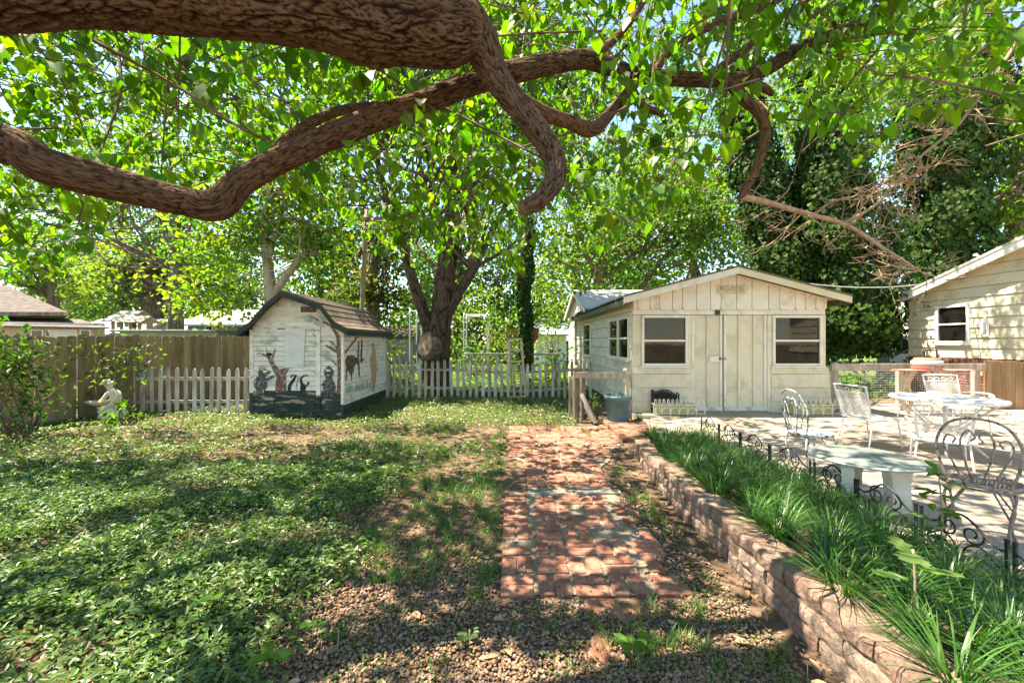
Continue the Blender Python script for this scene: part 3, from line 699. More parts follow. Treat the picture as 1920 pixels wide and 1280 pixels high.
# ---- mural shed, gambrel roof
YM = 8.5
mx = lambda px: (px-CX)/F*YM
mz = lambda py: H-(py-CY)/F*YM
ms = thing('mural_shed', 'white clapboard shed with gambrel roof and animal mural painted on its walls', 'shed', (-4.45, YM, 0))
m0, m1, mb_ = mx(469), mx(645), 11.35
prof = [(-5.56, 1.80), (-5.31, 1.95), (-5.03, 2.287), (-4.67, 2.59), (-3.88, 2.32), (-3.61, 1.96), (-3.33, 1.81)]
PX = [a for a, b in prof]; PZ = [b for a, b in prof]
def mtop(x): return float(np.interp(x, PX, PZ))-.06
core = [(m0+.03, -.03), (m1-.03, -.03), (m1-.03, mtop(m1-.03)), (-3.61, mtop(-3.61)), (-3.88, mtop(-3.88)), (-4.67, mtop(-4.67)), (-5.03, mtop(-5.03)), (m0+.03, mtop(m0+.03))]
MB().prism(core, XY(YM+.005), 0, mb_-YM-.01).build('frame_wall', M['dark_post'], ms)  # dark colour put in so the board gaps read as shadow lines
gp_ = [(m0+.06, 1.66), (m1-.06, 1.66)]+[(x, mtop(x)) for x in (m1-.06, -3.61, -3.88, -4.67, -5.03, m0+.06)]
MB().prism(gp_, XY(YM-.001), 0, .005).build('gable_panel', M['old_white'], ms)
z = .02; i = 0
zband = mz(736)
while z < 2.52:
    z1 = z+.102; zm = z+.08
    xa, xb = m0+.055, m1-.055
    if zm > 1.72:
        ok = [x for x in np.linspace(m0, m1, 300) if mtop(x) > zm]
        if not ok: break
        xa, xb = max(xa, min(ok)), min(xb, max(ok))
    if xb-xa > .06:
        if z1 <= zband+.05:
            for a, b, c in ((xa, mx(515), 0), (mx(517), mx(592), .012), (mx(603.5), xb, 0)): lap('siding_board', M['peel_green'], ms, (a, YM-c), (b, YM-c), z, z1, (0, -1), .019, .002)
        elif zm < mz(612):
            lap('siding_board', M['old_white'], ms, (xa, YM), (mx(593), YM), z, z1, (0, -1), .019, .002); lap('siding_board', M['old_white'], ms, (mx(602), YM), (xb, YM), z, z1, (0, -1), .019, .002)
        else: lap('siding_board', M['old_white'] if i % 5 else M['cream'], ms, (xa, YM), (xb, YM), z, z1, (0, -1), .019, .002)
        if z1 < mtop(m1): lap('siding_board', M['green_trim'] if z1 < .32 else M['old_white'], ms, (m1-.03, YM+.03), (m1-.03, mb_), z, z1, (1, 0), .026, .014)
    z = z1; i += 1
box('corner_board', M['old_white'], ms, m0, m0+.075, YM-.024, YM+.06, zband, 1.80, .003); box('corner_board', M['green_trim'], ms, m0-.002, m0+.076, YM-.025, YM+.06, -.03, zband-.002, .003)
box('corner_board', M['old_white'], ms, m1-.055, m1+.002, YM-.024, YM+.02, .25, 1.80, .003)
box('door_trim', M['old_white'], ms, mx(593.5), mx(601.5), YM-.028, YM, zband-.05, mz(612), .003)
box('door_trim', M['peel_green'], ms, mx(593.5), mx(602.5), YM-.034, YM, -.02, zband-.052, .003)
bp = MB().prism([(mx(536), mz(615)), (mx(535), mz(688.5)), (mx(570.5), mz(688)), (mx(574), mz(615.5))], XY(YM-.036), 0, .02).build('boarded_window', M['wood_paint'], ms, bevel=.003)
box('window_slot', M['dark'], ms, mx(521), mx(537), YM-.020, YM-.012, mz(617), mz(615.2))
vt = box('vent', M['m_dbrown'], ms, mx(565), mx(594.5), YM-.03, YM, mz(585.5), mz(574.5), .003)
for s in range(4): box('louvre', M['m_brown'], vt, mx(566.5), mx(593), YM-.040, YM-.0305, mz(584-s*2.5), mz(583-s*2.5))
MB().prism([(mx(562.5), mz(588)), (mx(597), mz(588)), (mx(597), mz(572.5)), (mx(562.5), mz(572.5))], XY(YM-.024), 0, .02).build('vent_frame', M['old_white'], ms)
# roof strips and trim
for i in range(len(prof)-1):
    a, b = prof[i], prof[i+1]; t = .035
    rf = MB().prism([a, b, (b[0], b[1]-t), (a[0], a[1]-t)], XY(YM-.2), 0, mb_+.15-YM+.2).build('roof', M['shingle'], ms)
    MB().prism([(a[0], a[1]-t-.001), (b[0], b[1]-t-.001), (b[0], b[1]-t-.095), (a[0], a[1]-t-.095)], XY(YM-.215), 0, .03).build('rake_trim', M['green_trim'], rf)
    if i >= 3:   # shingle courses on the visible slope
        A = np.array(a); B = np.array(b); n = max(2, int(np.linalg.norm(B-A)/.13)); d = (B-A)/np.linalg.norm(B-A); nr = np.array([-d[1], d[0]])
        if nr[1] < 0: nr = -nr
        for k in range(n):
            p0 = A+(B-A)*k/n; p1 = A+(B-A)*(k+1)/n+d*.01; yy = YM-.21
            while yy < mb_+.13:
                w = random.uniform(.24, .42); ye = min(yy+w, mb_+.16)
                MB().prism([tuple(p0+nr*.002), tuple(p1+nr*.004), tuple(p1+nr*.016), tuple(p0+nr*.006)], XY(yy), 0, ye-yy-.008).build('shingle', M['shingle'], rf); yy = ye
for e in (prof[0], prof[-1]): box('eave_board', M['green_trim'], ms, e[0]-.012, e[0]+.012, YM-.18, mb_+.14, e[1]-.14, e[1]-.036)
# --- mural figures: thin coats of paint on the boards
YP = YM-.0195
def cr(pts, n=6):
    A = np.array(pts+pts[:3], float); out = []
    for i in range(len(pts)):
        p0, p1, p2, p3 = A[i], A[i+1], A[i+2], A[i+3]
        for t in np.linspace(0, 1, n, endpoint=False): out.append(tuple(.5*((2*p1)+(-p0+p2)*t+(2*p0-5*p1+4*p2-p3)*t*t+(-p0+3*p1-3*p2+p3)*t**3)))
    return out
def paint(name, mat, parent, shapes, th=.002, lift=0.0, fn=None):
    mb = MB()
    for k, sh in enumerate(shapes):
        sm = sh[0] == 's'; pts = sh[1] if sm else sh
        pts = [(mx(a), mz(b)) for a, b in pts] if fn is None else [fn(a, b) for a, b in pts]
        if sm: pts = cr(pts)
        y = YP-lift-k*.0006
        if fn is None: mb.prism(pts, XY(y), 0, -th)
        else: mb.prism(pts, YZ(m1-.03+.0275+lift+k*.0006), 0, th)
    return mb.build(name, mat, parent)
def ell(cx, cy, rx, ry, n=14): return [(cx+rx*math.cos(2*math.pi*i/n), cy+ry*math.sin(2*math.pi*i/n)) for i in range(n)]
def limb(pts, w0, w1):
    A = np.array(pts, float); T = np.gradient(A, axis=0); T /= np.linalg.norm(T, axis=1, keepdims=True); Nn = np.column_stack([-T[:, 1], T[:, 0]])
    w = np.linspace(w0, w1, len(A))[:, None]/2
    return [tuple(q) for q in A+Nn*w]+[tuple(q) for q in (A-Nn*w)[::-1]]
# left stump tree
paint('painted_tree', M['m_brown'], ms, [[(517, 735), (519, 706), (511, 690), (503, 672), (508, 669), (517, 684), (526, 692), (537, 689), (543, 690), (537, 702), (538, 735)], limb([(506, 671), (498, 666), (488, 662), (482, 664)], 4.5, 1), limb([(507, 671), (502, 660), (500, 652)], 3, 1), limb([(511, 676), (514, 664), (517, 652)], 3.5, 1), limb([(497, 666), (493, 659)], 2, .8)])
b = paint('painted_bear', M['m_grey'], ms, [ell(490, 719, 12.5, 16), ell(494, 699, 9, 8.5), ell(503, 698, 5, 3.2), limb([(497, 712), (507, 709), (514, 704)], 6, 4), limb([(487, 731), (484, 738), (479, 742)], 7, 4), limb([(495, 732), (495, 741)], 6, 5)], lift=.001)
paint('painted_eye', M['m_white'], b, [ell(497, 696, 2, 2.4), ell(500.5, 696, 1.8, 2.2)], lift=.006)
paint('painted_hat', M['m_tan'], ms, [ell(492, 690, 6.5, 4)], lift=.005)
paint('painted_skunk', M['m_black'], ms, [limb([(543, 735), (544, 722), (551, 712), (556, 703), (549, 703), (545, 708)], 7, 2), ell(569, 727, 5.5, 9), limb([(566, 720), (565, 709), (570, 704), (579, 703)], 5, 2), limb([(573, 724), (578, 720)], 2.5, 2.5), ell(579, 718, 2.4, 2.4), limb([(561, 706), (558, 718), (556, 728), (560, 729)], 1.2, 1)], lift=.001)
b = paint('painted_bear', M['m_grey'], ms, [('s', [(607, 735), (606, 724), (602, 722), (607, 716), (611, 707), (608, 700), (610, 691), (617, 686), (624, 691), (627, 699), (624, 706), (626, 714), (630, 722), (627, 735)]), limb([(614, 734), (614, 744)], 5, 4), limb([(621, 734), (621, 744)], 5, 4)], lift=.001)
paint('painted_eye', M['m_white'], b, [ell(614.5, 694, 2.2, 2), ell(618.5, 694, 2.2, 2), ell(616.5, 703, 1.8, 1)], lift=.006)
paint('painted_tree', M['m_brown'], ms, [[(632, 738), (634, 700), (633, 668), (631, 655), (637, 640), (641, 652), (643.5, 658), (643.5, 738)], limb([(636, 648), (634, 630), (624, 614), (613, 606), (602, 603)], 7, 3), limb([(634, 660), (620, 652), (611, 647)], 6, 3), limb([(601, 603), (590, 596), (578, 594), (570, 595)], 2.5, 1), limb([(634, 654), (622, 641), (618, 639)], 4, 2), limb([(605, 641), (594, 632), (587, 625)], 3, 1), limb([(632, 684), (622, 674), (610, 672)], 3, 1)], lift=.0015)
dabs = []
for _ in range(46):
    cx, cy = random.choice([(575, 598), (585, 594), (604, 600), (596, 608), (612, 592), (588, 640), (606, 665), (614, 662), (590, 618), (580, 612), (622, 648), (497, 640), (508, 640), (497, 620), (510, 632), (582, 682)])
    cx += random.uniform(-9, 9); cy += random.uniform(-5, 5); a = random.uniform(-.5, .5); L = random.uniform(3, 6)
    dabs.append(limb([(cx-L*math.cos(a), cy-L*math.sin(a)*.6), (cx, cy-.6), (cx+L*math.cos(a), cy+L*math.sin(a)*.6)], 1.6, 4.2))
paint('painted_leaves', M['m_mint'], ms, dabs, lift=.004)
paint('painted_nest', M['m_black'], ms, [ell(506, 664, 6, 3)], lift=.005)
# side wall figures, in the picture plane of the side wall
def sw(px, py):
    Y = (m1)*F/(px-CX); return (Y, H-(py-CY)/F*Y)
paint('painted_buffalo', M['m_dbrown'], ms, [('s', [sw(648, 675), sw(655, 666), sw(664, 667), sw(672, 674), sw(674, 680), sw(666, 684), sw(663, 698), sw(658, 700), sw(651, 692)]), [sw(649, 690), sw(651, 690), sw(650, 713), sw(648.5, 713)], [sw(657, 697), sw(661, 697), sw(660, 712), sw(659, 712)], [sw(671, 678), sw(674, 678), sw(675, 705), sw(673, 705)], [sw(673, 676), sw(680, 671), sw(682, 674), sw(678, 680)]], fn=lambda a, b: (a, b))
paint('painted_tree', M['m_dbrown'], ms, [[sw(670, 680), sw(673, 680), sw(674, 640), sw(672, 640)], [sw(676, 672), sw(679, 672), sw(680, 638), sw(678, 638)]], fn=lambda a, b: (a, b), lift=.001)
paint('painted_tree_limb', M['m_brown'], ms, [[sw(647, 658), sw(656, 648), sw(665, 636), sw(672, 629), sw(668, 637), sw(658, 650), sw(647, 664)]], fn=lambda a, b: (a, b), lift=.001)
paint('painted_giraffe', M['m_tan'], ms, [('s', [sw(695, 672), sw(699, 655), sw(697, 644), sw(702, 644), sw(704, 658), sw(706, 675), sw(706, 700), sw(702, 730), sw(698, 731), sw(697, 700)])], fn=lambda a, b: (a, b))
gs = []
for _ in range(40):
    px = random.uniform(648, 694); h_ = random.uniform(8, 20); b0 = 736-(px-648)*.22
    q0 = sw(px, b0); q1 = sw(px+1.6, b0); q2 = sw(px+random.uniform(-2, 3), b0-h_); gs.append([q0, q1, q2])
paint('painted_grass', M['m_mint'], ms, gs, fn=lambda a, b: (a, b), lift=.002)
# ================================================================== FENCES
def picket_mesh(w, h, t, mat, seed):
    r = random.Random(seed); k = .07
    pts = [(-w/2, 0), (w/2, 0), (w/2*.96, h-k), (w/2*.6, h-k*.42), (r.uniform(-.006, .006), h), (-w/2*.6, h-k*.42), (-w/2*.98, h-k)]
    return MB().prism(pts, XY(-t/2), 0, t).mesh('picket', mat)
def picket_fence(name, label, x0, x1, y, h, mats, sp, sag=None, w=.082, gaps=()):
    f = thing(name, label, 'fence', ((x0+x1)/2, y, 0), group='picket fences')
    ms_ = [picket_mesh(w*random.uniform(.92, 1.08), h*random.uniform(.96, 1.03), .018, random.choice(mats), i) for i in range(7)]
    n = int((x1-x0)/sp)
    for i in range(n+1):
        x = x0+i*sp+random.uniform(-.012, .012)
        o = link('picket', ms_[i % 7], f); dz = sag(x) if sag else 0
        o.location = (x, y+random.uniform(-.004, .004), -.03+dz+random.uniform(-.02, .02)); o.rotation_euler = (random.uniform(-.015, .015), random.uniform(-.022, .022), 0)
    for z in (h*.24, h*.72):
        pts = [(x, y+.042, z+(sag(x) if sag else 0)) for x in np.linspace(x0-.05, x1+.05, 7)]
        for a, b in zip(pts[:-1], pts[1:]): MB().bar(a, b, .038, .07).build('rail', M['grey_wood'], f)
    for x in np.linspace(x0, x1, max(2, int((x1-x0)/2)+1)):
        box('post', M['grey_wood'], f, x-.045, x+.045, y+.064, y+.15, -.1, h*.9)
    return f
picket_fence('picket_fence', 'weathered white picket fence left of the mural shed', P(236, 0, 8.84)[0], P(463, 0, 8.84)[0], 8.84, 1.03, [M['picket']], .184)
picket_fence('picket_fence', 'grey weathered picket fence between mural shed and garden shed', P(727, 0, 11.4)[0], P(1108, 0, 11.4)[0], 11.4, 1.06, [M['picket_grey'], M['picket_grey'], M['picket']], .176, sag=lambda x: -.10*math.exp(-((x-.0)/.9)**2))
# tall board fence at left
A = np.array((-9.6, 5.6)); B = np.array((-6.2, 12.63)); A = np.array((-8.98-.513*2.2, 5.0)); B = np.array((-8.98+.513*4.4, 11.6))
bf = thing('board_fence', 'tall brown board fence of upright planks at the left', 'fence', (*((A+B)/2), 0))
Lf = np.linalg.norm(B-A); d = (B-A)/Lf; ang = math.atan2(d[1], d[0])
bm_ = []
for i in range(6):
    w = .138; h = 1.70+random.uniform(-.03, .03); c = .02
    bm_.append(MB().prism([(-w/2, 0), (w/2, 0), (w/2, h-c), (w/2-c, h), (-w/2+c, h), (-w/2, h-c)], XY(-.009), 0, .018).mesh('plank', M['fence']))
s = .07
while s < Lf:
    q = A+d*s; o = link('plank', bm_[random.randrange(6)], bf); y = q[1]
    o.location = (q[0]+random.uniform(-.006, .006), q[1], -.05+(y-7)*.012+random.uniform(-.015, .015)); o.location.y += random.choice((-.006, .006)); o.rotation_euler = (0, random.uniform(-.005, .005), ang); s += .1375
nb = np.array((-d[1], d[0]))
for z in (.35, 1.35):
    a = A+nb*.045; b = B+nb*.045; MB().bar((*a, z), (*b, z), .04, .09).build('rail', M['fence'], bf)
# right: rail fence with wire mesh
yr = 8.82
rf_ = thing('rail_fence', 'grey timber rail fence with wire mesh between garden shed and board fence', 'fence', (8.4, yr, .08))
for px in (1559, 1574, 1688, 1700, 1830):
    x = (px-CX)/F*yr; box('post', M['grey_wood'], rf_, x-.055, x+.055, yr-.03+(.12 if px == 1574 else 0), yr+.06+(.12 if px == 1574 else 0), -.05, 1.03 if px != 1574 else 1.10, .006)
box('rail', M['grey_wood'], rf_, (1556-CX)/F*yr, (1843-CX)/F*yr, yr-.06, yr-.032, .93, 1.08, .006)
wm = MB(); xa, xb = (1562-CX)/F*yr, (1840-CX)/F*yr
for i in range(int((xb-xa)/.05)): wm.tube([(xa+i*.05, yr-.02, .12), (xa+i*.05, yr-.02, .93)], .0022, 3, 1, False)
for i in range(17): wm.tube([(xa, yr-.018, .12+i*.05), (xb, yr-.018, .12+i*.05)], .0022, 3, 1, False)
wm.build('wire_mesh', M['grey_metal'], rf_)
wf = thing('wood_fence', 'warm brown upright board fence beside the house wall', 'fence', (10.8, 8.95, .08))
x = (1845-CX)/F*8.93
while x < 11.3:
    w = random.uniform(.26, .34); box('plank', M['fence_warm'], wf, x+.006, min(x+w, 11.33), 8.92+random.uniform(0, .012), 8.945, .04, 1.10+random.uniform(-.03, .03), .004); x += w
box('rail', M['fence_warm'], wf, (1845-CX)/F*8.93, 11.3, 8.96, 9.0, .8, .89)
# old gate posts by the pot
og = thing('old_gate', 'broken grey timber gate with dark posts left of the blue pot', 'gate', (1.3, 8.0, 0))
for px, py0, r, m in ((1080, 697, .06, 'dark_post'), (1096, 706, .05, 'dark_post'), (1176, 704, .045, 'grey_wood')):
    q = P(px, 0, 8.0); MB().lathe([(0, 0), (r, 0), (r*1.05, .5), (r*.92, 1.02-(.05 if r < .06 else 0)), (0, 1.03-(.05 if r < .06 else 0))], (q[0], 8.0+(.25 if px == 1096 else 0), -.05), 12).build('post', M[m], og, smooth=False)
MB().lathe([(0, -.05), (.05, -.03), (.062, 0), (.05, .04), (0, .055)], (P(1080, 0, 8)[0], 8.0, 1.03), 12).build('post_knob', M['dark_post'], og, smooth=True)
MB().lathe([(0, -.04), (.035, -.02), (.042, 0), (.035, .03), (0, .04)], (P(1172, 0, 8)[0], 7.97, .99), 10).build('post_knob', M['tan_wood'], og, smooth=True)
MB().bar(P(1080, 703, 7.92), P(1184, 704, 7.92), .035, .11).build('rail', M['grey_wood'], og)
MB().bar(P(1090, 738, 7.9), P(1117, 793, 7.7), .05, .06).build('brace', M['grey_wood'], og)
MB().bar(P(1091, 746, 7.97), P(1110, 790, 7.8), .04, .05).build('brace', M['dark_post'], og)
for px in (1074, 1068): MB().bar(P(px, 705, 8.1), P(px, 780, 8.1), .05, .03).build('slat', M['picket_grey'], og)

# ================================================================== POTS, PLANTERS
q = G(1158, 793, -.02)
pot = thing('flower_pot', 'large blue grey plastic pot with dead plant at the end of the brick path', 'pot', (q[0], q[1], -.02))
MB().lathe([(0, 0), (.185, 0), (.19, .02), (.205, .16), (.209, .165), (.235, .40), (.242, .40), (.245, .44), (.262, .445), (.268, .50), (.262, .52), (.248, .515), (.235, .45), (0, .45)], (q[0], q[1], .0), 40).build('pot_body', M['pot'], pot, smooth=True)
MB().lathe([(0, .475), (.1, .47), (.238, .462)], (q[0], q[1], 0), 20).build('potting_soil', M['soil'], pot)
mbp = MB()
for i in range(9):
    a = i*.9; mbp.tube([(q[0]+.04*math.cos(a), q[1]+.04*math.sin(a), .46), (q[0]+.1*math.cos(a), q[1]+.1*math.sin(a), .52+.03*(i % 3)), (q[0]+.16*math.cos(a), q[1]+.14*math.sin(a), .50)], [.006, .005, .003], 5, 3)
mbp.build('dead_stems', M['m_dbrown'], pot)
def flower_edging(name, label, x0, x1, y, z, hh):
    e = thing(name, label, 'edging', ((x0+x1)/2, y, z), group='white wire edgings on the planters')
    n = max(3, int((x1-x0)/.16)); st = (x1-x0)/n; mb = MB(); fl = MB()
    for i in range(n+1): mb.tube([(x0+i*st, y, z), (x0+i*st, y, z+hh*.78)], .006, 5, 1)
    for zz in (.16, .66): mb.tube([(x0, y, z+hh*zz), (x1, y, z+hh*zz)], .006, 5, 1)
    for i in range(n):
        c = x0+(i+.5)*st; mb.tube([(c+st*.45*math.cos(a), y, z+hh*.2+hh*.32*math.sin(a)) for a in np.linspace(0, math.pi, 9)], .006, 5, 1)
        for dx in (-.25, .25):
            for rr, zz in ((.024, .80), (.022, .94)):
                fl.tube([(c+dx*st+rr*math.cos(a), y, z+hh*zz+rr*math.sin(a)) for a in np.linspace(0, 2*math.pi, 9)], .006, 4, 1)
    mb.build('hoops', M['white_iron'], e); fl.build('rosettes', M['white_iron'], e)
def planter(label, x0, x1, y0, y1, z, h):
    t = thing('planter_box', label, 'planter', ((x0+x1)/2, y0, z), group='yellow green planters by the shed')
    mb = MB(); V = []
    c = .03
    for zz, g in ((0, .03), (h-.03, .0), (h-.03, -.012), (h, -.012)):
        V += [(x0+g, y0+g, z+zz), (x1-g, y0+g, z+zz), (x1-g, y1-g, z+zz), (x0+g, y1-g, z+zz)]
    Fs = [(3, 2, 1, 0)]
    for k in range(3):
        for i in range(4): j = (i+1) % 4; Fs.append((k*4+i, k*4+j, k*4+4+j, k*4+4+i))
    mb.add(V, Fs); mb.build('tub', M['planter'], t, bevel=.008)
    box('potting_soil', M['soil'], t, x0+.01, x1-.01, y0+.01, y1-.01, z+h-.05, z+h-.02)
planter('yellow green planter under the left shed window', 2.86, 3.66, 8.16, 8.38, .085, .22)
planter('yellow green planter under the right shed window', 5.62, 6.42, 8.16, 8.38, .085, .22)
flower_edging('wire_edging', 'white wire flower edging in front of the left planter', 2.78, 3.80, 8.08, .08, .33)
flower_edging('wire_edging', 'white wire flower edging in front of the right planter', 5.55, 6.50, 8.08, .08, .33)
flower_edging('wire_edging', 'white wire edging standing right of the right planter beside the post', 6.55, 7.05, 8.2, .08, .34)
# black cast panel behind the left planter
bx = fx(1218); by = 8.44
bs = thing('iron_panel', 'black cast iron scroll panel leaning on the shed below its left window', 'panel', (bx+.28, by, .08))
out = [(0, 0), (.555, 0), (.555, .37), (.52, .40), (.50, .36), (.44, .38), (.36, .44), (.22, .46), (.12, .42), (.04, .42), (.02, .46), (0, .45)]
mb = MB(); mb.tube([(bx+a, by, .1+b) for a, b in out+out[:1]], .016, 6, 1)
for r0, cx_, cz in ((.09, .15, .2), (.09, .4, .19), (.05, .28, .33), (.05, .15, .2), (.05, .4, .19)): mb.tube([(bx+cx_+r0*math.cos(a), by, .1+cz+r0*math.sin(a)) for a in np.linspace(0, 2*math.pi, 12)], .013, 5, 1)
for a in np.linspace(.03, .53, 9): mb.tube([(bx+a, by, .1), (bx+a*.7+.08, by+.003, .5)], .010, 5, 1)
mb.build('scrollwork', M['black_iron'], bs)
MB().prism([(bx+a*.94+.015, .105+b*.93) for a, b in out], XY(by+.014), 0, .004).build('backing', M['m_black'], bs)

# ================================================================== PATIO FURNITURE
def lattice(mb, x0, x1, z0, z1, fn, sp=.03, r=.0028):
    """diamond lattice in (u,v) mapped by fn"""
    w, h = x1-x0, z1-z0; t = -h
    while t < w:
        for sgn in (1, -1):
            a0 = max(0, -t); a1 = min(h, w-t)
            if a1 > a0:
                p0 = (t+a0, a0); p1 = (t+a1, a1)
                if sgn < 0: p0 = (w-p0[0], p0[1]); p1 = (w-p1[0], p1[1])
                mb.tube([fn(x0+p0[0], z0+p0[1]), fn(x0+(p0[0]+p1[0])/2, z0+(p0[1]+p1[1])/2), fn(x0+p1[0], z0+p1[1])], r, 3, 1, False)
        t += sp
    return mb
def scroll(mb, c, r, turns, fn, rad=.006, flip=1, start=0.0, n=22):
    pts = []
    for i in range(n+1):
        t = i/n; a = start+flip*t*turns*2*math.pi; q = r*(1-.75*t); pts.append(fn(c[0]+q*math.cos(a), c[1]+q*math.sin(a)))
    mb.tube(pts, rad, 5, 1)
def armchair(label, loc, rotz, mesh=True, group='white metal armchairs round the patio table'):
    t = thing('metal_armchair', label, 'chair', loc, rotz, group, local=True); W = .25; m = M['white_iron']
    # seat
    sm = MB(); ring = [(-W, -.22), (-W, .16), (-W+.06, .23), (W-.06, .23), (W, .16), (W, -.22)]
    sm.tube([(a, b, .42) for a, b in cr(ring, 4)+cr(ring, 4)[:1]], .012, 6, 1)
    sm.prism(cr([(a*.95, b*.95) for a, b in ring], 3), lambda u, v, d: (u, v, .42+d), -.004, .004); sm.build('seat', m, t, smooth=False)
    tilt = .26
    bf_ = lambda u, v: (u, -.22-(v-.42)*tilt, v)
    bm = MB(); bm.tube([bf_(-W*.82, .42), bf_(-W*.95, .60), bf_(-W, .86), bf_(-W+.03, .90), bf_(W-.03, .90), bf_(W, .86), bf_(W*.95, .60), bf_(W*.82, .42)], .013, 7, 4); bm.tube([bf_(-W*.97, .80), bf_(W*.97, .80)], .009, 5, 1)
    bm.build('back_frame', m, t, smooth=True)
    pm = MB()
    if mesh: lattice(pm, -W*.93, W*.93, .46, .80, bf_, .034, .0036)
    else:
        for i in range(18): pm.tube([bf_(-W*.9, .46+i*.0193), bf_(W*.93, .46+i*.0193)], .0075, 4, 1)
        for i in range(5): pm.tube([bf_(-W*.8+i*.1, .45), bf_(-W*.8+i*.1, .80)], .004, 4, 1)
    pm.build('back_panel', m, t)
    sc = MB()
    for i, c in enumerate((-.15, -.05, .05, .15)): scroll(sc, (c, .848), .042, 1.1, bf_, .006, 1 if i % 2 else -1, math.pi*(i % 2))
    sc.build('scrollwork', m, t, smooth=True)
    for s in (-1, 1):
        ap = [bf_(s*W*.97, .63), (s*(W+.035), -.1, .645), (s*(W+.05), .12, .65), (s*(W+.05), .20, .635), (s*(W+.05), .225, .60), (s*(W+.05), .19, .585), (s*(W+.05), .175, .61)]
        tube('armrest', m, t, ap, .012, 7, 4); tube('arm_support', m, t, [(s*(W+.045), .16, .645), (s*(W+.03), .15, .53), (s*(W-.005), .13, .42)], .010, 6, 4)
        tube('leg', m, t, [(s*(W-.02), .19, .42), (s*(W-.005), .215, .2), (s*W, .235, .0)], .011, 6, 3)
        tube('leg', m, t, [(s*(W-.03), -.21, .42), (s*(W-.01), -.25, .2), (s*W, -.30, .0)], .011, 6, 3)
    return t
armchair('white metal armchair with slatted back standing left of the round table', (5.06, 5.8, .08), R(-84), mesh=False).scale = (.95, .95, .95)
armchair('white metal armchair with mesh back tucked behind the round table', (7.2, 6.62, .08), R(172))
armchair('white mesh chair with its back to the camera before the round table', (4.92, 4.72, .08), R(-40)).scale = (.92, .92, .86)
armchair('white metal armchair cut off by the right picture edge', (6.05, 4.55, .08), R(78))
# round table
tx, ty = 5.75, 5.45
rt_ = thing('patio_table', 'large round white metal patio table with crossed legs', 'table', (tx, ty, .08))
MB().lathe([(0, .725), (.50, .728), (.54, .735), (.56, .725), (.565, .705), (.555, .69), (.53, .695), (.50, .712), (0, .710)], (tx, ty, .08), 56).build('table_top', M['white_iron'], rt_, smooth=True)
for k in range(4):
    a = R(45+90*k); c, s = math.cos(a), math.sin(a); f = lambda r, z: (tx+r*c, ty+r*s, .08+z)
    tube('leg', M['white_iron'], rt_, [f(.50, .70), f(.40, .60), f(.18, .36), f(.2, .2), f(.37, .0)], .016, 7, 5)
    tube('brace', M['white_iron'], rt_, [f(.36, .70), f(.26, .52), f(.1, .36), f(-.1, .33)], .011, 6, 4)
MB().lathe([(.20, .32), (.215, .32), (.215, .34), (.20, .34), (.20, .32)], (tx, ty, .08), 24).build('ring', M['white_iron'], rt_)
# glass topped low table
gx_, gy_ = 3.15, 3.66
gt = thing('low_table', 'low cream table with round sea green glass top beside the black edging', 'table', (gx_, gy_, .08))
MB().lathe([(0, .45), (.40, .45), (.415, .444), (.418, .436), (.41, .43), (0, .43)], (gx_, gy_, .08), 56).build('table_top', M['glass_green'], gt, smooth=True)
for k, (ox, oy, an_) in enumerate(((.17, -.12, R(8)), (-.14, .02, R(50)), (.02, .20, R(-40)))):
    w = .10; prof_ = [(-w*1.1, 0), (w*1.1, 0), (w*.95, .12), (w*.92, .25), (w*1.15, .36), (w*1.6, .43), (-w*1.6, .43), (-w*1.15, .36), (-w*.92, .25), (-w*.95, .12)]
    ca, sa = math.cos(an_), math.sin(an_)
    MB().prism(prof_, lambda u, v, d: (gx_+ox+u*ca-d*sa, gy_+oy+u*sa+d*ca, .08+v), -.045, .045).build('pedestal', M['cast_cream'], gt, bevel=.008)
MB().bar((gx_-.14, gy_+.02, .24), (gx_+.17, gy_-.12, .24), .05, .07).build('stretcher', M['cast_cream'], gt)
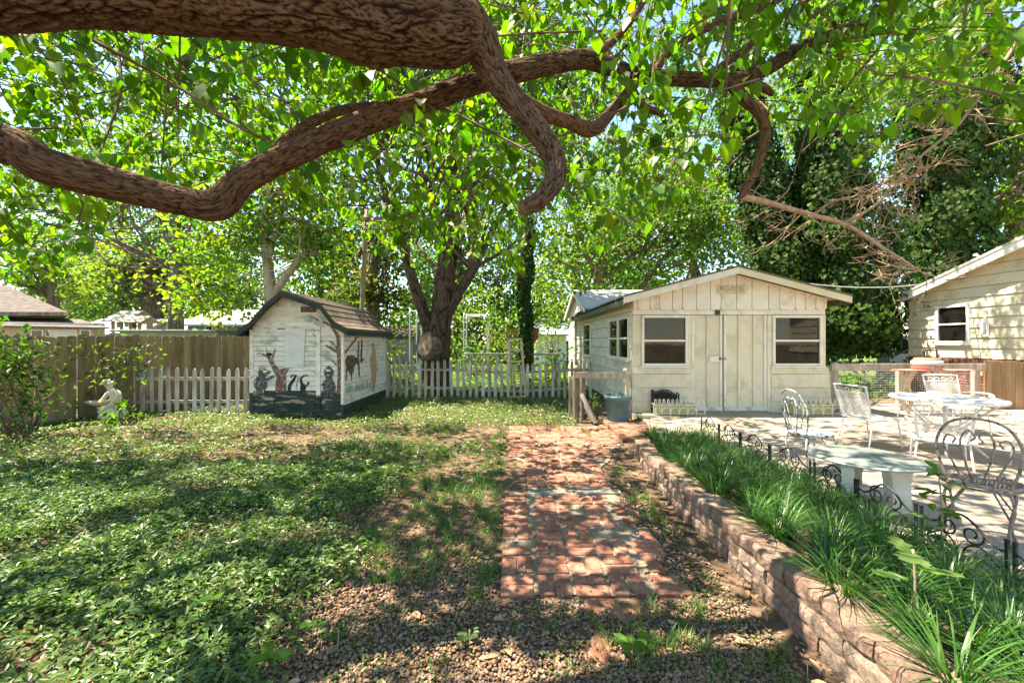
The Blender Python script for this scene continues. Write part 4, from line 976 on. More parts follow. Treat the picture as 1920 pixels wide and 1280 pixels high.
# wire bistro chairs
def bistro(label, loc, rotz, mat, solid):
    t = thing('bistro_chair', label, 'chair', loc, rotz, 'wire bistro chairs', local=True); r = .21
    sm = MB(); sm.tube([(r*math.cos(a), r*math.sin(a), .45) for a in np.linspace(0, 2*math.pi, 29)], .013, 6, 1)
    sm.tube([(r*.97*math.cos(a), r*.97*math.sin(a), .425) for a in np.linspace(0, 2*math.pi, 29)], .008, 5, 1); sm.build('seat_ring', mat, t, smooth=True)
    ms2 = MB()
    if solid: ms2.lathe([(0, .462), (r*.9, .462), (r*1.02, .455), (r*1.02, .44), (0, .44)], (0, 0, 0), 30)
    else:
        for i in range(-7, 8):
            u = i*.028; v = math.sqrt(max(0, r*r-u*u)); 
            for sgn in (1, -1):
                f = lambda a, b: ((a+sgn*b)*.7071, (b-sgn*a)*.7071, .452)
                ms2.tube([f(u, -v), f(u, v)], .0035, 4, 1, False)
    ms2.build('seat', M['old_white'] if solid else mat, t)
    bf2 = lambda u, v: (u, -.17-.35*u*u*-2.0-(v-.45)*.16, v)
    bk = MB(); bk.tube([bf2(-.15, .45), bf2(-.19, .60), bf2(-.20, .75), bf2(-.13, .89), bf2(0, .93), bf2(.13, .89), bf2(.20, .75), bf2(.19, .60), bf2(.15, .45)], .0095, 7, 6)
    bk.build('back_loop', mat, t, smooth=True)
    sc = MB()
    for s in (-1, 1):
        sc.tube([bf2(s*.02, .46), bf2(s*.06, .62), bf2(s*.08, .76), bf2(s*.045, .84), bf2(s*.01, .80), bf2(s*.03, .765)], .0065, 5, 5)
        sc.tube([bf2(s*.07, .46), bf2(s*.13, .62), bf2(s*.165, .72), bf2(s*.145, .79), bf2(s*.105, .775), bf2(s*.12, .735)], .0065, 5, 5)
    sc.build('scrollwork', mat, t, smooth=True)
    for k in range(4):
        a = R(45+90*k); c, s = math.cos(a), math.sin(a); f = lambda q, z: (q*c, q*s, z)
        tube('leg', mat, t, [f(.15, .44), f(.215, .40), f(.235, .30), f(.20, .14), f(.235, .0)], .0095, 6, 5)
        tube('leg_brace', mat, t, [f(.06, .44), f(.12, .36), f(.205, .24)], .007, 5, 3)
    return t
bistro('peeling wire bistro chair with open scroll back in the right foreground', (3.44, 3.02, .08), R(-52), M['rusty_iron'], False)
bistro('mottled bistro chair seen from the side left of the armchairs', (3.36, 4.62, .08), R(-90), M['peel_iron'], True)
# plant table with ornate legs by the rail
pt = thing('plant_table', 'narrow faded red table on gnarled branch legs before the rail fence', 'table', (8.45, 8.3, .08))
MB().prism(cr([(7.66, 8.30), (8.1, 8.12), (8.9, 8.12), (9.34, 8.3), (8.9, 8.48), (8.1, 8.48)], 5), lambda u, v, d: (u, v, .96+d), 0, .022).build('table_top', M['pink_top'], pt)
for cxx in (8.05, 8.85):
    mb = MB()
    for i in range(11):
        x0 = cxx+random.uniform(-.12, .12); mb.tube([(x0, 8.3, .08), (x0+random.uniform(-.13, .13), 8.3+random.uniform(-.05, .05), .4), (x0+random.uniform(-.13, .13), 8.3, .68), (cxx+random.uniform(-.16, .16), 8.3, .955)], [.014, .012, .012, .012], 5, 4)
    mb.build('branch_leg', M['tan_wood'], pt)
tube('prop', M['old_white'], pt, [(8.43, 8.22, .08), (8.40, 8.22, .6), (8.46, 8.22, .955)], .016, 6, 4)
kx = (1738-CX)/F*8.3
kt = thing('metal_canister', 'round red and pale blue metal canister with black handle on the red table', 'canister', (kx, 8.3, .984))
MB().lathe([(0, 0), (.225, 0), (.235, .03), (.235, .10)], (kx, 8.3, .984), 28).build('body', M['rust_red'], kt, smooth=True)
MB().lathe([(.236, .10), (.240, .105), (.240, .17), (.22, .18)], (kx, 8.3, .984), 28).build('band', M['pale_blue'], kt, smooth=True)
MB().lathe([(.22, .18), (.205, .20), (.195, .235), (0, .245)], (kx, 8.3, .984), 28).build('lid', M['rust_red'], kt, smooth=True)
tube('handle', M['black_iron'], kt, [(kx-.05, 8.3, 1.21), (kx-.055, 8.3, 1.33), (kx-.02, 8.3, 1.37), (kx+.16, 8.3, 1.37), (kx+.2, 8.3, 1.33), (kx+.2, 8.3, 1.05)], .016, 7, 4)
# white panel door beyond the house corner
wx0 = (1668-CX)/F*14; 
wd_ = thing('white_door', 'white panel door with small dark plate half hidden behind the house corner', 'door', (13.2, 14, 0))
box('door_panel', M['white'], wd_, wx0, wx0+.85, 14, 14.06, .2, 1.75, .006)
box('plate', M['black_iron'], wd_, wx0+.26, wx0+.55, 13.985, 13.999, 1.15, 1.33, .004)
for i in range(4): box('plate_bar', M['grey_metal'], wd_, wx0+.30+i*.055, wx0+.335+i*.055, 13.975, 13.984, 1.19, 1.29)
box('frame', M['sage'], wd_, wx0-.42, wx0-.02, 14.0, 14.08, -.03, 1.6)
box('rail', M['grey_metal'], wd_, wx0-.02, wx0+.86, 13.97, 13.995, .84, .87)
# black scroll edging panels along the bed
def edging_panel(label, y0, y1, x, z):
    t = thing('scroll_edging', label, 'edging', (x, (y0+y1)/2, z), group='black scroll edging panels along the bed'); L = y1-y0
    f = lambda u, v: (x+.004*math.sin(u*9), y1-u*L, z+v)
    fr = MB()
    for u in (0, 1): 
        box('post', M['black_iron'], t, x-.008, x+.008, f(u, 0)[1]-.008, f(u, 0)[1]+.008, z-.05, z+.29)
        MB().lathe([(0, 0), (.013, .004), (.013, .016), (0, .022)], (x, f(u, 0)[1], z+.29), 8).build('finial', M['black_iron'], t)
    fr.tube([f(0, .24), f(.12, .225), f(.28, .27), f(.45, .345), f(.62, .335), f(.8, .255), f(.92, .225), f(1, .235)], .0075, 5, 5)
    fr.tube([f(0, .08), f(.25, .18), f(.42, .15), f(.5, .03)], .006, 5, 5); fr.tube([f(1, .08), f(.75, .18), f(.58, .15), f(.5, .03)], .006, 5, 5)
    fr.build('rails', M['black_iron'], t, smooth=True)
    for cu, fl, zc, rr, tn, sa in ((.36, 1, .245, .075, 1.4, math.pi/2), (.64, -1, .245, .075, 1.4, math.pi/2), (.16, -1, .12, .055, 1.3, 0), (.84, 1, .12, .055, 1.3, 0)):
        sc = MB(); scroll(sc, (cu, zc), rr, tn, lambda a, b: f(cu+(a-cu)/L, b), .006, fl, sa); sc.build('scroll', M['black_iron'], t, smooth=True)

edges = [(5.95, 6.48), (5.40, 5.92), (4.78, 5.36), (4.12, 4.75), (3.58, 4.06), (3.04, 3.55), (2.48, 3.0), (1.92, 2.44)]
wh = ['farthest from the camera', 'second from the far end', 'third from the far end', 'left of the mottled bistro chair', 'before the low glass table', 'at the foot of the glass table pedestal', 'in front of the open bistro chair', 'nearest the camera']
for (a, b), w in zip(edges, wh): edging_panel('black scroll wire edging panel '+w, a, b, 2.99, .05)
# statue: seated child holding a shell basin
q = P(203, 785, 8.0); sx_, sy_ = q[0], 8.0
st = thing('garden_statue', 'pale weathered stone statue of a child bent over a shell basin by the fence', 'statue', (sx_, sy_, 0))
def skin_mesh(name, verts, edges, radii, root=0, sub=2):
    me = bpy.data.meshes.new(name); me.from_pydata(verts, edges, []); o = bpy.data.objects.new(name, me); C.objects.link(o)
    m1_ = o.modifiers.new('s', 'SKIN'); m2_ = o.modifiers.new('d', 'SUBSURF'); m2_.levels = sub; m2_.render_levels = sub
    for i, v in enumerate(me.skin_vertices[0].data): v.radius = (radii[i], radii[i]); v.use_root = (i == root)
    dg = bpy.context.evaluated_depsgraph_get(); me2 = bpy.data.meshes.new_from_object(o.evaluated_get(dg)); bpy.data.objects.remove(o)
    me2.polygons.foreach_set('use_smooth', [True]*len(me2.polygons)); return me2
bv = [(.17, 0, .30), (.17, 0, .42), (.11, 0, .545), (.05, 0, .60), (.0, -.01, .67), (-.005, -.012, .715),
      (.085, -.10, .53), (.04, -.13, .43), (-.06, -.10, .37), (-.13, -.05, .35),
      (.085, .10, .53), (.04, .13, .43), (-.06, .10, .37), (-.13, .05, .35),
      (.10, -.08, .27), (-.02, -.12, .25), (.0, -.11, .12), (-.05, -.11, .03), (.10, .08, .27), (-.02, .12, .25), (.0, .11, .12), (-.05, .11, .03)]
be = [(0, 1), (1, 2), (2, 3), (3, 4), (4, 5), (2, 6), (6, 7), (7, 8), (8, 9), (2, 10), (10, 11), (11, 12), (12, 13), (0, 14), (14, 15), (15, 16), (16, 17), (0, 18), (18, 19), (19, 20), (20, 21)]
br_ = [.085, .085, .075, .036, .062, .058, .036, .032, .026, .020, .036, .032, .026, .020, .055, .046, .036, .030, .055, .046, .036, .030]
me = skin_mesh('figure', [(a+sx_, b+sy_, c+.03) for a, b, c in bv], be, br_); me.materials.append(M['statue']); link('figure', me, st)
hm = MB()
for i in range(34):
    d_ = rdir(1)[0]
    if d_[2] < -.1 and d_[0] < 0: continue
    hm.lathe([(0, -.022), (.018, -.014), (.024, 0), (.018, .014), (0, .022)], (sx_+.0+d_[0]*.075, sy_-.01+d_[1]*.075, .735+d_[2]*.07), 6)
hm.build('curly_hair', M['statue'], st, smooth=True)
sb = MB()
prof2 = [(0, .02), (.10, .03), (.18, .06), (.225, .10), (.24, .11), (.215, .105), (.15, .07), (0, .045)]
sb.lathe(prof2, (sx_-.13, sy_-.02, .285), 18, 1.1, .85); sb.build('shell_basin', M['statue'], st, smooth=True)
MB().lathe([(0, 0), (.12, 0), (.12, .03), (.07, .05), (.05, .14), (.075, .19), (.055, .22), (.09, .285), (0, .29)], (sx_-.12, sy_, .0), 16).build('pedestal', M['statue'], st, smooth=True)
MB().lathe([(0, 0), (.2, 0), (.2, .16), (.14, .26), (0, .27)], (sx_+.13, sy_, .0), 12).build('rock_seat', M['statue'], st, smooth=True)
# leaning step ladder at the picket fence
yl = 11.15; ld = thing('step_ladder', 'pale wooden ladder with six rungs leaning at the picket fence', 'ladder', P(967, 745, yl))
zl = lambda py: H-(py-CY)/F*yl; xl = lambda px: (px-CX)/F*yl
for a, b in ((953, 955), (986, 977)): MB().bar((xl(a), yl-.1, zl(744)), (xl(b), yl+.02, zl(635)), .05, .045).build('side_rail', M['tan_wood'], ld)
for py in (743, 720, 699, 678, 656, 636): 
    t_ = (744-py)/109; MB().bar((xl(953+2*t_), yl-.1+.12*t_-.02, zl(py)), (xl(986-9*t_), yl-.1+.12*t_-.02, zl(py-1)), .07, .035).build('rung', M['tan_wood'], ld)
for a, b in ((956, 957), (984, 976)): MB().bar((xl(a)+.05, yl+.75, -.02), (xl(b), yl+.05, zl(637)), .03, .03).build('rear_leg', M['tan_wood'], ld)
# far things ---------------------------------------------------------------
def far_house(name, label, roofpts, wall, Y, depth, wm_, rm, overhang=.2):
    pass
up = thing('utility_pole', 'tall brown wooden utility pole behind the mural shed', 'pole', (-6.3, 17, 0))
tube('shaft', M['pole'], up, [(-6.32, 17, -.05), (-6.2, 17, 3), (-6.02, 17, 7.0)], [.115, .10, .085], 10, 3)
MB().bar((-6.8, 16.88, 6.6), (-5.3, 16.88, 6.6), .09, .1).build('cross_arm', M['pole'], up)
for i, (a, b, lab, rr) in enumerate((((fx(1400), 8.6, 3.0), (XW+.5, 10.5, 3.3), 'black overhead cable from the garden shed peak to the house', .012), ((-6.1, 17, 6.6), (-34, 20, 7.0), 'thin overhead cable at upper left from the pole', .02))):
    a = np.array(a); b = np.array(b); o = MB().tube([a+(b-a)*t-np.array([0, 0, .35*4*t*(1-t)*(1 if i == 0 else 2)]) for t in np.linspace(0, 1, 12)], rr, 5, 1).build('overhead_cable', M['grey_metal'] if i == 0 else M['black_iron'], smooth=True)
    tag(o, lab, 'cable')
# neighbour house, far left
nh = thing('neighbour_house', 'low house with brown grey hipped roof beyond the board fence at far left', 'house', (-19, 15, 0)); YH = 14.
hz = lambda py, Y=YH: H-(py-CY)/F*Y
hx = lambda px, Y=YH: (px-CX)/F*Y
box('wall', M['pink_wall'], nh, -27, hx(176, YH+.5), YH+.5, YH+.9, -.05, 2.2)
for a, b in ((60, 83), (92, 146), (152, 172)):
    w = box('window', M['white'], nh, hx(a, YH+.5), hx(b, YH+.5), YH+.46, YH+.52, hz(640), hz(617)); box('pane', M['pale_roof'] if a == 92 else M['glass'], w, hx(a, YH+.5)+.05, hx(b, YH+.5)-.05, YH+.445, YH+.459, hz(638), hz(619))
y1_ = YH+1.2; xe = hx(133, y1_)
MB().add([(-30, y1_, hz(588, y1_)), (xe, y1_, hz(588, y1_)), (-21, 19.2, hz(588, y1_)), (-30, 19.2, hz(588, y1_)), (-30, 17.5, 3.95), (-21.6, 17.5, 3.95)], [(0, 1, 5, 4), (1, 2, 5), (2, 3, 4, 5), (0, 3, 2, 1)]).build('roof', M['roof_brown'], nh)
box('eave_board', M['dark_post'], nh, -27, xe+.02, YH+1.1, YH+1.19, hz(592, y1_), hz(585, y1_))
y2_ = YH+2.4
MB().add([(-27, YH, hz(600)), (hx(205), YH, hz(614)), (hx(150, y2_), y2_, hz(598, y2_)), (-27, y2_, hz(588, y2_)), (-27, YH, hz(604)), (hx(205), YH, hz(617)), (hx(150, y2_), y2_, hz(601, y2_)), (-27, y2_, hz(591, y2_))], [(0, 1, 2, 3), (7, 6, 5, 4), (0, 4, 5, 1), (1, 5, 6, 2), (2, 6, 7, 3), (3, 7, 4, 0)]).build('porch_roof', M['roof_brown'], nh)
def gable_house(name, label, x0, x1, y0, y1, ze, zr, wall, roof, ridge='x', win=()):
    t = thing(name, label, 'house', ((x0+x1)/2, y0, 0))
    box('wall', wall, t, x0, x1, y0, y1, -.05, ze)
    if ridge == 'x':
        ym = (y0+y1)/2
        MB().prism([(y0, ze), (y1, ze), (ym, zr-.05)], YZ(x0+.002), 0, x1-x0-.004).build('gable', wall, t)
        for e in (y0-.35, y1+.35): MB().prism([(ym, zr), (e, ze-.1), (e, ze-.2), (ym, zr-.1)], YZ(x0-.3), 0, x1-x0+.6).build('roof', roof, t)
    else:
        xm = (x0+x1)/2
        MB().prism([(x0, ze), (x1, ze), (xm, zr-.05)], XY(y0+.002), 0, y1-y0-.004).build('gable', wall, t)
        for e in (x0-.35, x1+.35): MB().prism([(xm, zr), (e, ze-.1), (e, ze-.2), (xm, zr-.1)], XY(y0-.3), 0, y1-y0+.6).build('roof', roof, t)
    for a, b, c, d in win:
        w = box('window', M['white'], t, a, b, y0-.04, y0+.02, c, d); box('pane', M['glass'], w, a+.08, b-.08, y0-.055, y0-.042, c+.08, d-.08)
    return t
gable_house('pale_roof_house', 'long low house with bright pale roof beyond the playset', hx(120, 30), hx(330, 30), 30, 36, 2.2, 3.35, M['white_wall'], M['pale_roof'], 'x')
gable_house('grey_gable_house', 'small grey gabled shed with white wall right of the playset', hx(283, 27), hx(345, 27), 27, 31, 2.15, 2.98, M['blue_grey'], M['shingle_grey'], 'y')
gable_house('blue_grey_house', 'blue grey house with pale roof partly hidden by the mural shed', hx(352, 24), hx(462, 24), 24, 29, 2.65, 3.6, M['blue_grey'], M['pale_roof'], 'x', [(hx(385, 24), hx(400, 24), 1.9, 2.5)])
gable_house('white_far_house', 'white house glimpsed behind the ivy trunk and ladder', hx(1004, 27), hx(1062, 27), 27, 32, 2.15, 2.9, M['white_wall'], M['pale_roof'], 'x', [(hx(1028, 27), hx(1040, 27), .6, 1.3)])
gable_house('rose_far_house', 'pinkish house glimpsed between mural shed and big trunk', hx(700, 32), hx(775, 32), 32, 38, 2.0, 2.9, M['pink_wall'], M['shingle'], 'x')
ss = thing('metal_shed', 'flat sage green metal shed top just above the board fence', 'shed', (-11, 13.5, 0))
box('wall', M['sage'], ss, hx(225, 13.5), hx(408, 13.5), 13.5, 16, -.05, hz(622, 13.5)); box('roof', M['sage'], ss, hx(214, 13.5), hx(412, 13.5), 13.3, 16.1, hz(621.8, 13.5), hz(618, 13.5), .02)
# wooden playset tower beyond the fence
YPl = 20.; ps = thing('playset', 'wooden playset tower with two tan plank roofs beyond the fence', 'playset', (hx(240, YPl), YPl, 0))
for px in (212, 228, 245, 262, 278): box('post', M['tan_wood'], ps, hx(px, YPl)-.05, hx(px, YPl)+.05, YPl-.05, YPl+.05, -.05, hz(600, YPl)); 
for px in (212, 245, 278): box('post', M['tan_wood'], ps, hx(px, YPl)-.05, hx(px, YPl)+.05, YPl+1.1, YPl+1.2, -.05, hz(600, YPl))
box('deck', M['tan_wood'], ps, hx(208, YPl), hx(282, YPl), YPl-.1, YPl+1.3, hz(628, YPl), hz(624, YPl))
def plank_roof(x0, x1, ye, yr_, ze, zr, n):
    for i in range(n):
        a, b = i/n, (i+1)/n
        MB().add([(x0, ye+(yr_-ye)*a, ze+(zr-ze)*a), (x1, ye+(yr_-ye)*a, ze+(zr-ze)*a), (x1, ye+(yr_-ye)*b, ze+(zr-ze)*b+.02), (x0, ye+(yr_-ye)*b, ze+(zr-ze)*b+.02), (x0, ye+(yr_-ye)*a, ze+(zr-ze)*a-.04), (x1, ye+(yr_-ye)*a, ze+(zr-ze)*a-.04), (x1, ye+(yr_-ye)*b, ze+(zr-ze)*b-.02), (x0, ye+(yr_-ye)*b, ze+(zr-ze)*b-.02)],
                 [(0, 1, 2, 3), (7, 6, 5, 4), (0, 4, 5, 1), (1, 5, 6, 2), (2, 6, 7, 3), (3, 7, 4, 0)]).build('roof_plank', M['tan_wood'], ps)
plank_roof(hx(204, YPl), hx(248, YPl), YPl-.4, YPl+.6, hz(602, YPl), hz(581, YPl), 7); plank_roof(hx(204, YPl), hx(248, YPl), YPl+1.6, YPl+.6, hz(602, YPl), hz(581, YPl), 7)
plank_roof(hx(244, YPl), hx(281, YPl), YPl-.5, YPl+.1, hz(604, YPl), hz(592, YPl), 5)
for a, b in ((216, 226), (231, 238)): box('opening_frame', M['white'], ps, hx(a, YPl), hx(b, YPl), YPl+.06, YPl+.08, hz(613, YPl), hz(604, YPl))
box('wall_panel', M['red_wood'], ps, hx(245, YPl), hx(252, YPl), YPl+.06, YPl+.1, hz(615, YPl), hz(604, YPl))
# tree house deck on the ivy trunk
YT = 16.; td = thing('tree_deck', 'small red brown railed tree house deck round the ivy trunk', 'deck', (hx(982, YT), YT, 0))
box('deck', M['red_wood'], td, hx(950, YT), hx(1008, YT), YT-.3, YT+.7, hz(636, YT), hz(632, YT))
for px in list(range(951, 972, 4))+list(range(990, 1009, 3)): box('baluster', M['red_wood'], td, hx(px, YT)-.03, hx(px, YT)+.03, YT-.28, YT-.24, hz(632, YT), hz(617, YT))
for a, b in ((950, 971), (989, 1009)): box('hand_rail', M['red_wood'], td, hx(a, YT), hx(b, YT), YT-.3, YT-.22, hz(617.5, YT), hz(615.5, YT))
for px in (1004, 999): MB().bar((hx(px, YT), YT-.1, hz(636, YT)), (hx(px-16, YT), YT+.1, hz(663, YT)), .07, .07).build('strut', M['red_wood'], td)
# swing / clothes-line pipe frames
for x0, x1, y0, Y, lab in ((870, 914, 591, 19, 'pale pipe swing frame right of the big trunk'), (769, 790, 584, 17, 'grey bent pipe frame left of the big trunk')):
    t = thing('pipe_frame', lab, 'frame', (hx((x0+x1)/2, Y), Y, 0), group='pipe frames in the far yard')
    for dy in (0, 1.2):
        tube('pipe', M['grey_metal'], t, [(hx(x0, Y), Y+dy, -.05), (hx(x0, Y), Y+dy, hz(y0, Y)-.1), (hx(x0, Y)+.1, Y+dy, hz(y0, Y)), (hx(x1, Y)-.1, Y+dy, hz(y0, Y)), (hx(x1, Y), Y+dy, hz(y0, Y)-.1), (hx(x1, Y), Y+dy, -.05)], .032, 8, 3)
wr = thing('white_rail', 'long low pale rail in the far yard behind the picket fence', 'rail', (hx(915, 17), 16, 0))
box('beam', M['picket'], wr, hx(872, 16), hx(1050, 16), 16, 16.15, hz(666, 16), hz(662, 16))
for px in (880, 930, 980, 1040): box('post', M['picket'], wr, hx(px, 16), hx(px, 16)+.09, 16.02, 16.13, -.05, hz(666.2, 16))
# ================================================================== NEAR TREE (trunk stands left of the frame)
BARK = mat_attr('near_bark', 0.95, 0.08, 0.9, 55, 0.012)
def bark_tube(name, parent, pts, rad, step, seg, depth, scale, mat=BARK, knots=(), ridge=(.125, .082, .050), furrow=(.024, .011, .005), stretch=.20, seed=0.0, cap=True, xc=.25):
    p, r = catmull(pts, rad, 30)
    L = np.concatenate([[0], np.cumsum(np.linalg.norm(np.diff(p, axis=0), axis=1))]); n = max(8, int(L[-1]/step)); u = np.linspace(0, L[-1], n)
    p = np.column_stack([np.interp(u, L, p[:, k]) for k in range(3)]); r = np.interp(u, L, r)
    T, Nn, B = frames(p); V = np.zeros((n, seg, 3)); hh = np.zeros((n, seg))
    for i in range(n):
        for k in range(seg):
            a = 2*math.pi*k/seg; tw = a+u[i]*.5
            q = Vector((math.cos(tw)*r[i]*scale+seed, math.sin(tw)*r[i]*scale, u[i]*scale*stretch))
            w = Vector((noise.noise(q*1.3), noise.noise(q*1.3+Vector((9, 4, 2))), 0))*.3
            n1 = noise.noise(q*.8+w); n2 = noise.noise(q*1.9-w*.7); qc = Vector((q.x*.9, q.y*.9, q.z*3.2+noise.noise(q*.7)*1.6)); nc = noise.noise(qc)
            fu = max(math.exp(-(n1/.085)**2), .75*math.exp(-(n2/.08)**2), xc*math.exp(-(nc/.05)**2))
            h = 1.0-fu+.30*noise.noise(q*3.4)+.20*noise.noise(q*9.0)
            lump = .13*noise.noise(Vector((math.cos(a)*1.1+seed, math.sin(a)*1.1, u[i]*2.2)))
            rr = r[i]*(1+lump)+depth*(h-.6)
            for (ku, ka, amp, sz) in knots:
                da = math.atan2(math.sin(a-ka), math.cos(a-ka))*r[i]; dd = math.hypot(u[i]-ku, da)/sz
                rr += amp*(math.exp(-dd*dd*1.2)-1.6*math.exp(-dd*dd*9))
            V[i, k] = p[i]+rr*(math.cos(a)*Nn[i]+math.sin(a)*B[i]); hh[i, k] = h
    t = np.clip((hh-.15)/.85, 0, 1)[..., None]; col = np.array(furrow)*(1-t)+np.array(ridge)*t
    col *= 1+.18*rng.normal(size=(n, seg, 1))*.5
    idx = np.arange(n*seg).reshape(n, seg)
    Fa = np.stack([idx[:-1], np.roll(idx[:-1], -1, 1), np.roll(idx[1:], -1, 1), idx[1:]], -1).reshape(-1, 4)
    V = V.reshape(-1, 3); col = np.clip(col.reshape(-1, 3), .01, .6)
    if cap:   # rounded end
        base = (n-1)*seg; prev = idx[-1]; extra = []; ef = []; ec = []
        for q_, sc_ in ((.30, .78), (.42, .4), (.46, .06)):
            c = p[-1]+T[-1]*r[-1]*q_; ring = np.arange(len(V)+len(extra), len(V)+len(extra)+seg)
            for k in range(seg): extra.append(c+(V[base+k]-p[-1])*sc_*(1+.06*math.sin(k*2.3))); ec.append((.17, .10, .055))
            ef.append(np.stack([prev, np.roll(prev, -1), np.roll(ring, -1), ring], -1)); prev = ring
        V = np.vstack([V, extra]); col = np.vstack([col, ec]); Fa = np.vstack([Fa]+ef)
    return link(name, mesh_np(name, V, Fa, mat, col, smooth=True), parent)
TB = (-4.6, 0.9, 0.0)
nt = thing('shade_tree', 'large old shade tree whose heavy rough-barked limbs cross the top of the picture', 'tree', TB)
bark_tube('trunk', nt, [(-4.6, .9, -.1), (-4.6, .9, .9), (-4.55, .95, 1.7), (-4.4, 1.0, 2.5), (-4.5, 1.0, 4.2), (-4.7, .9, 6.5)], [.52, .42, .40, .36, .26, .15], .05, 40, .02, 22, cap=False)
big = [(-4.5, 1.0, 2.3), (-3.4, 1.35, 2.75), P(-40, -36, 1.75), P(200, -34, 1.88), P(420, -14, 2.0), P(600, 16, 2.1), P(740, 42, 2.18), P(840, 54, 2.2), P(885, 56, 2.22)]
bark_tube('main_limb', nt, big, [.30, .25, .18, .172, .178, .175, .182, .178, .125], .012, 190, .022, 34, knots=((4.05, 2.2, .05, .10), (3.4, .8, .03, .09), (4.35, -1.2, .04, .09), (2.6, 1.4, .02, .12)), seed=2.0, xc=.6)
bark_tube('curled_limb', nt, [P(835, 8, 2.28), P(893, 72, 2.28), P(932, 145, 2.28), P(985, 215, 2.25), P(1030, 278, 2.2), P(1041, 330, 2.15), P(1015, 372, 2.1), P(982, 391, 2.06)], [.14, .112, .072, .062, .056, .052, .045, .038], .012, 110, .0085, 62, seed=5.0, knots=((.55, 1.0, .015, .05),))
low = [(-4.45, 1.0, 1.95), (-3.6, 1.35, 2.28), P(-60, 262, 1.95), P(90, 312, 2.05), P(240, 352, 2.2), P(345, 378, 2.32), P(408, 384, 2.38), P(455, 338, 2.42), P(560, 285, 2.5), P(690, 228, 2.56), P(800, 190, 2.56), P(885, 158, 2.55), P(960, 136, 2.62), P(1085, 112, 2.75), P(1130, 120, 2.8), P(1200, 141, 2.9), P(1310, 150, 3.0), P(1385, 150, 3.05), P(1440, 128, 3.1), P(1510, 86, 3.2), P(1610, 44, 3.35), P(1710, -8, 3.5), P(1850, -90, 3.8)]
lowr = [.80*r_ for r_ in [.19, .15, .115, .105, .102, .098, .105, .092, .085, .082, .080, .078, .082, .070, .068, .062, .058, .066, .06, .055, .05, .045, .03]]
bark_tube('spreading_limb', nt, low, lowr, .016, 110, .0085, 66, seed=8.0, knots=((4.12, .6, .022, .06), (6.9, 1.0, .012, .04)), ridge=(.115, .072, .042))
def sub(name, pts, rad, seg=20): return bark_tube(name, nt, pts, rad, .018, int(seg*1.8), .004, 80, seed=random.random()*9, ridge=(.14, .082, .048), furrow=(.05, .025, .013))
sub('branch', [P(960, 182, 2.33), P(1010, 210, 2.45), P(1065, 228, 2.6), P(1112, 243, 2.75), P(1150, 205, 2.85), P(1190, 158, 2.92)], [.05, .047, .043, .045, .036, .032])
sub('branch', [P(515, 300, 2.5), P(540, 262, 2.62), P(600, 222, 2.8), P(660, 202, 2.95), P(760, 190, 3.1), P(860, 140, 3.4)], [.045, .036, .032, .030, .025, .015])
sub('branch', [P(1225, 138, 2.92), P(1250, 100, 3.0), P(1310, 58, 3.1), P(1380, 30, 3.2), P(1450, 3, 3.3), P(1560, -60, 3.5)], [.036, .036, .034, .032, .03, .02])
sub('branch', [P(1330, 142, 3.0), P(1390, 98, 3.1), P(1445, 52, 3.2), P(1520, -4, 3.3), P(1600, -70, 3.5)], [.026, .024, .022, .02, .015])
sub('branch', [P(1372, 158, 3.04), P(1400, 190, 3.02), P(1425, 212, 3.0), P(1435, 255, 2.98), P(1420, 310, 2.96), P(1391, 369, 2.95)], [.042, .042, .038, .034, .03, .026])
sub('branch', [P(1180, 160, 2.9), P(1205, 200, 2.95), P(1240, 215, 3.0), P(1255, 260, 3.05), P(1290, 300, 3.1)], [.026, .03, .018, .012, .008], 12)
sub('branch', [P(1390, 150, 3.05), P(1425, 160, 3.1), P(1448, 176, 3.12)], [.03, .028, .022], 14)
sub('branch', [P(1100, 118, 2.78), P(1150, 75, 2.9), P(1190, 30, 3.0), P(1225, -30, 3.2)], [.03, .026, .024, .018], 14)
# bare dead branch at right with many dry twigs
dead1 = [P(1391, 369, 2.95), P(1440, 380, 3.0), P(1510, 400, 3.08), P(1585, 421, 3.15), P(1640, 455, 3.2), P(1700, 492, 3.25), P(1735, 515, 3.3)]
dead2 = [P(1580, 420, 3.15), P(1640, 385, 3.2), P(1672, 350, 3.25), P(1728, 292, 3.3), P(1790, 240, 3.35), P(1830, 190, 3.4), P(1880, 120, 3.5), P(1925, 50, 3.6)]
db = MB(); db.tube(dead1, [.026, .022, .019, .017, .012, .009, .005], 8, 6); db.build('dead_branch', M['twig_dry'], nt, smooth=True)
db = MB(); db.tube(dead2, [.011, .011, .011, .011, .012, .013, .014, .014], 8, 6); db.build('dead_branch', M['twig_dry'], nt, smooth=True)
tw = MB()
def twig(s, d, L, r, depth):
    d = np.array(d)/np.linalg.norm(d); e = s+d*L; m = s+d*L*.5+rng.normal(size=3)*L*.09
    tw.tube([s, m, e], [r, r*.75, r*.4], 4, 3, False)
    if depth > 0:
        for _ in range(int(rng.integers(2, 4))):
            t = rng.uniform(.3, 1.0); b = s+d*L*t; twig(b, d+rng.normal(size=3)*.75, L*rng.uniform(.4, .65), r*.6, depth-1)
for pts, n in ((dead1, 26), (dead2, 46)):
    pp, _ = catmull(pts, [1]*len(pts), 14)
    for i in range(n):
        s = pp[rng.integers(2, len(pp))]; twig(s, rng.normal(size=3)*np.array([1, .7, .8])+np.array([-.2, 0, -.25]), rng.uniform(.16, .42), .0055, 2)
tw.build('dry_twigs', M['twig_dry'], nt)['kind'] = 'stuff'
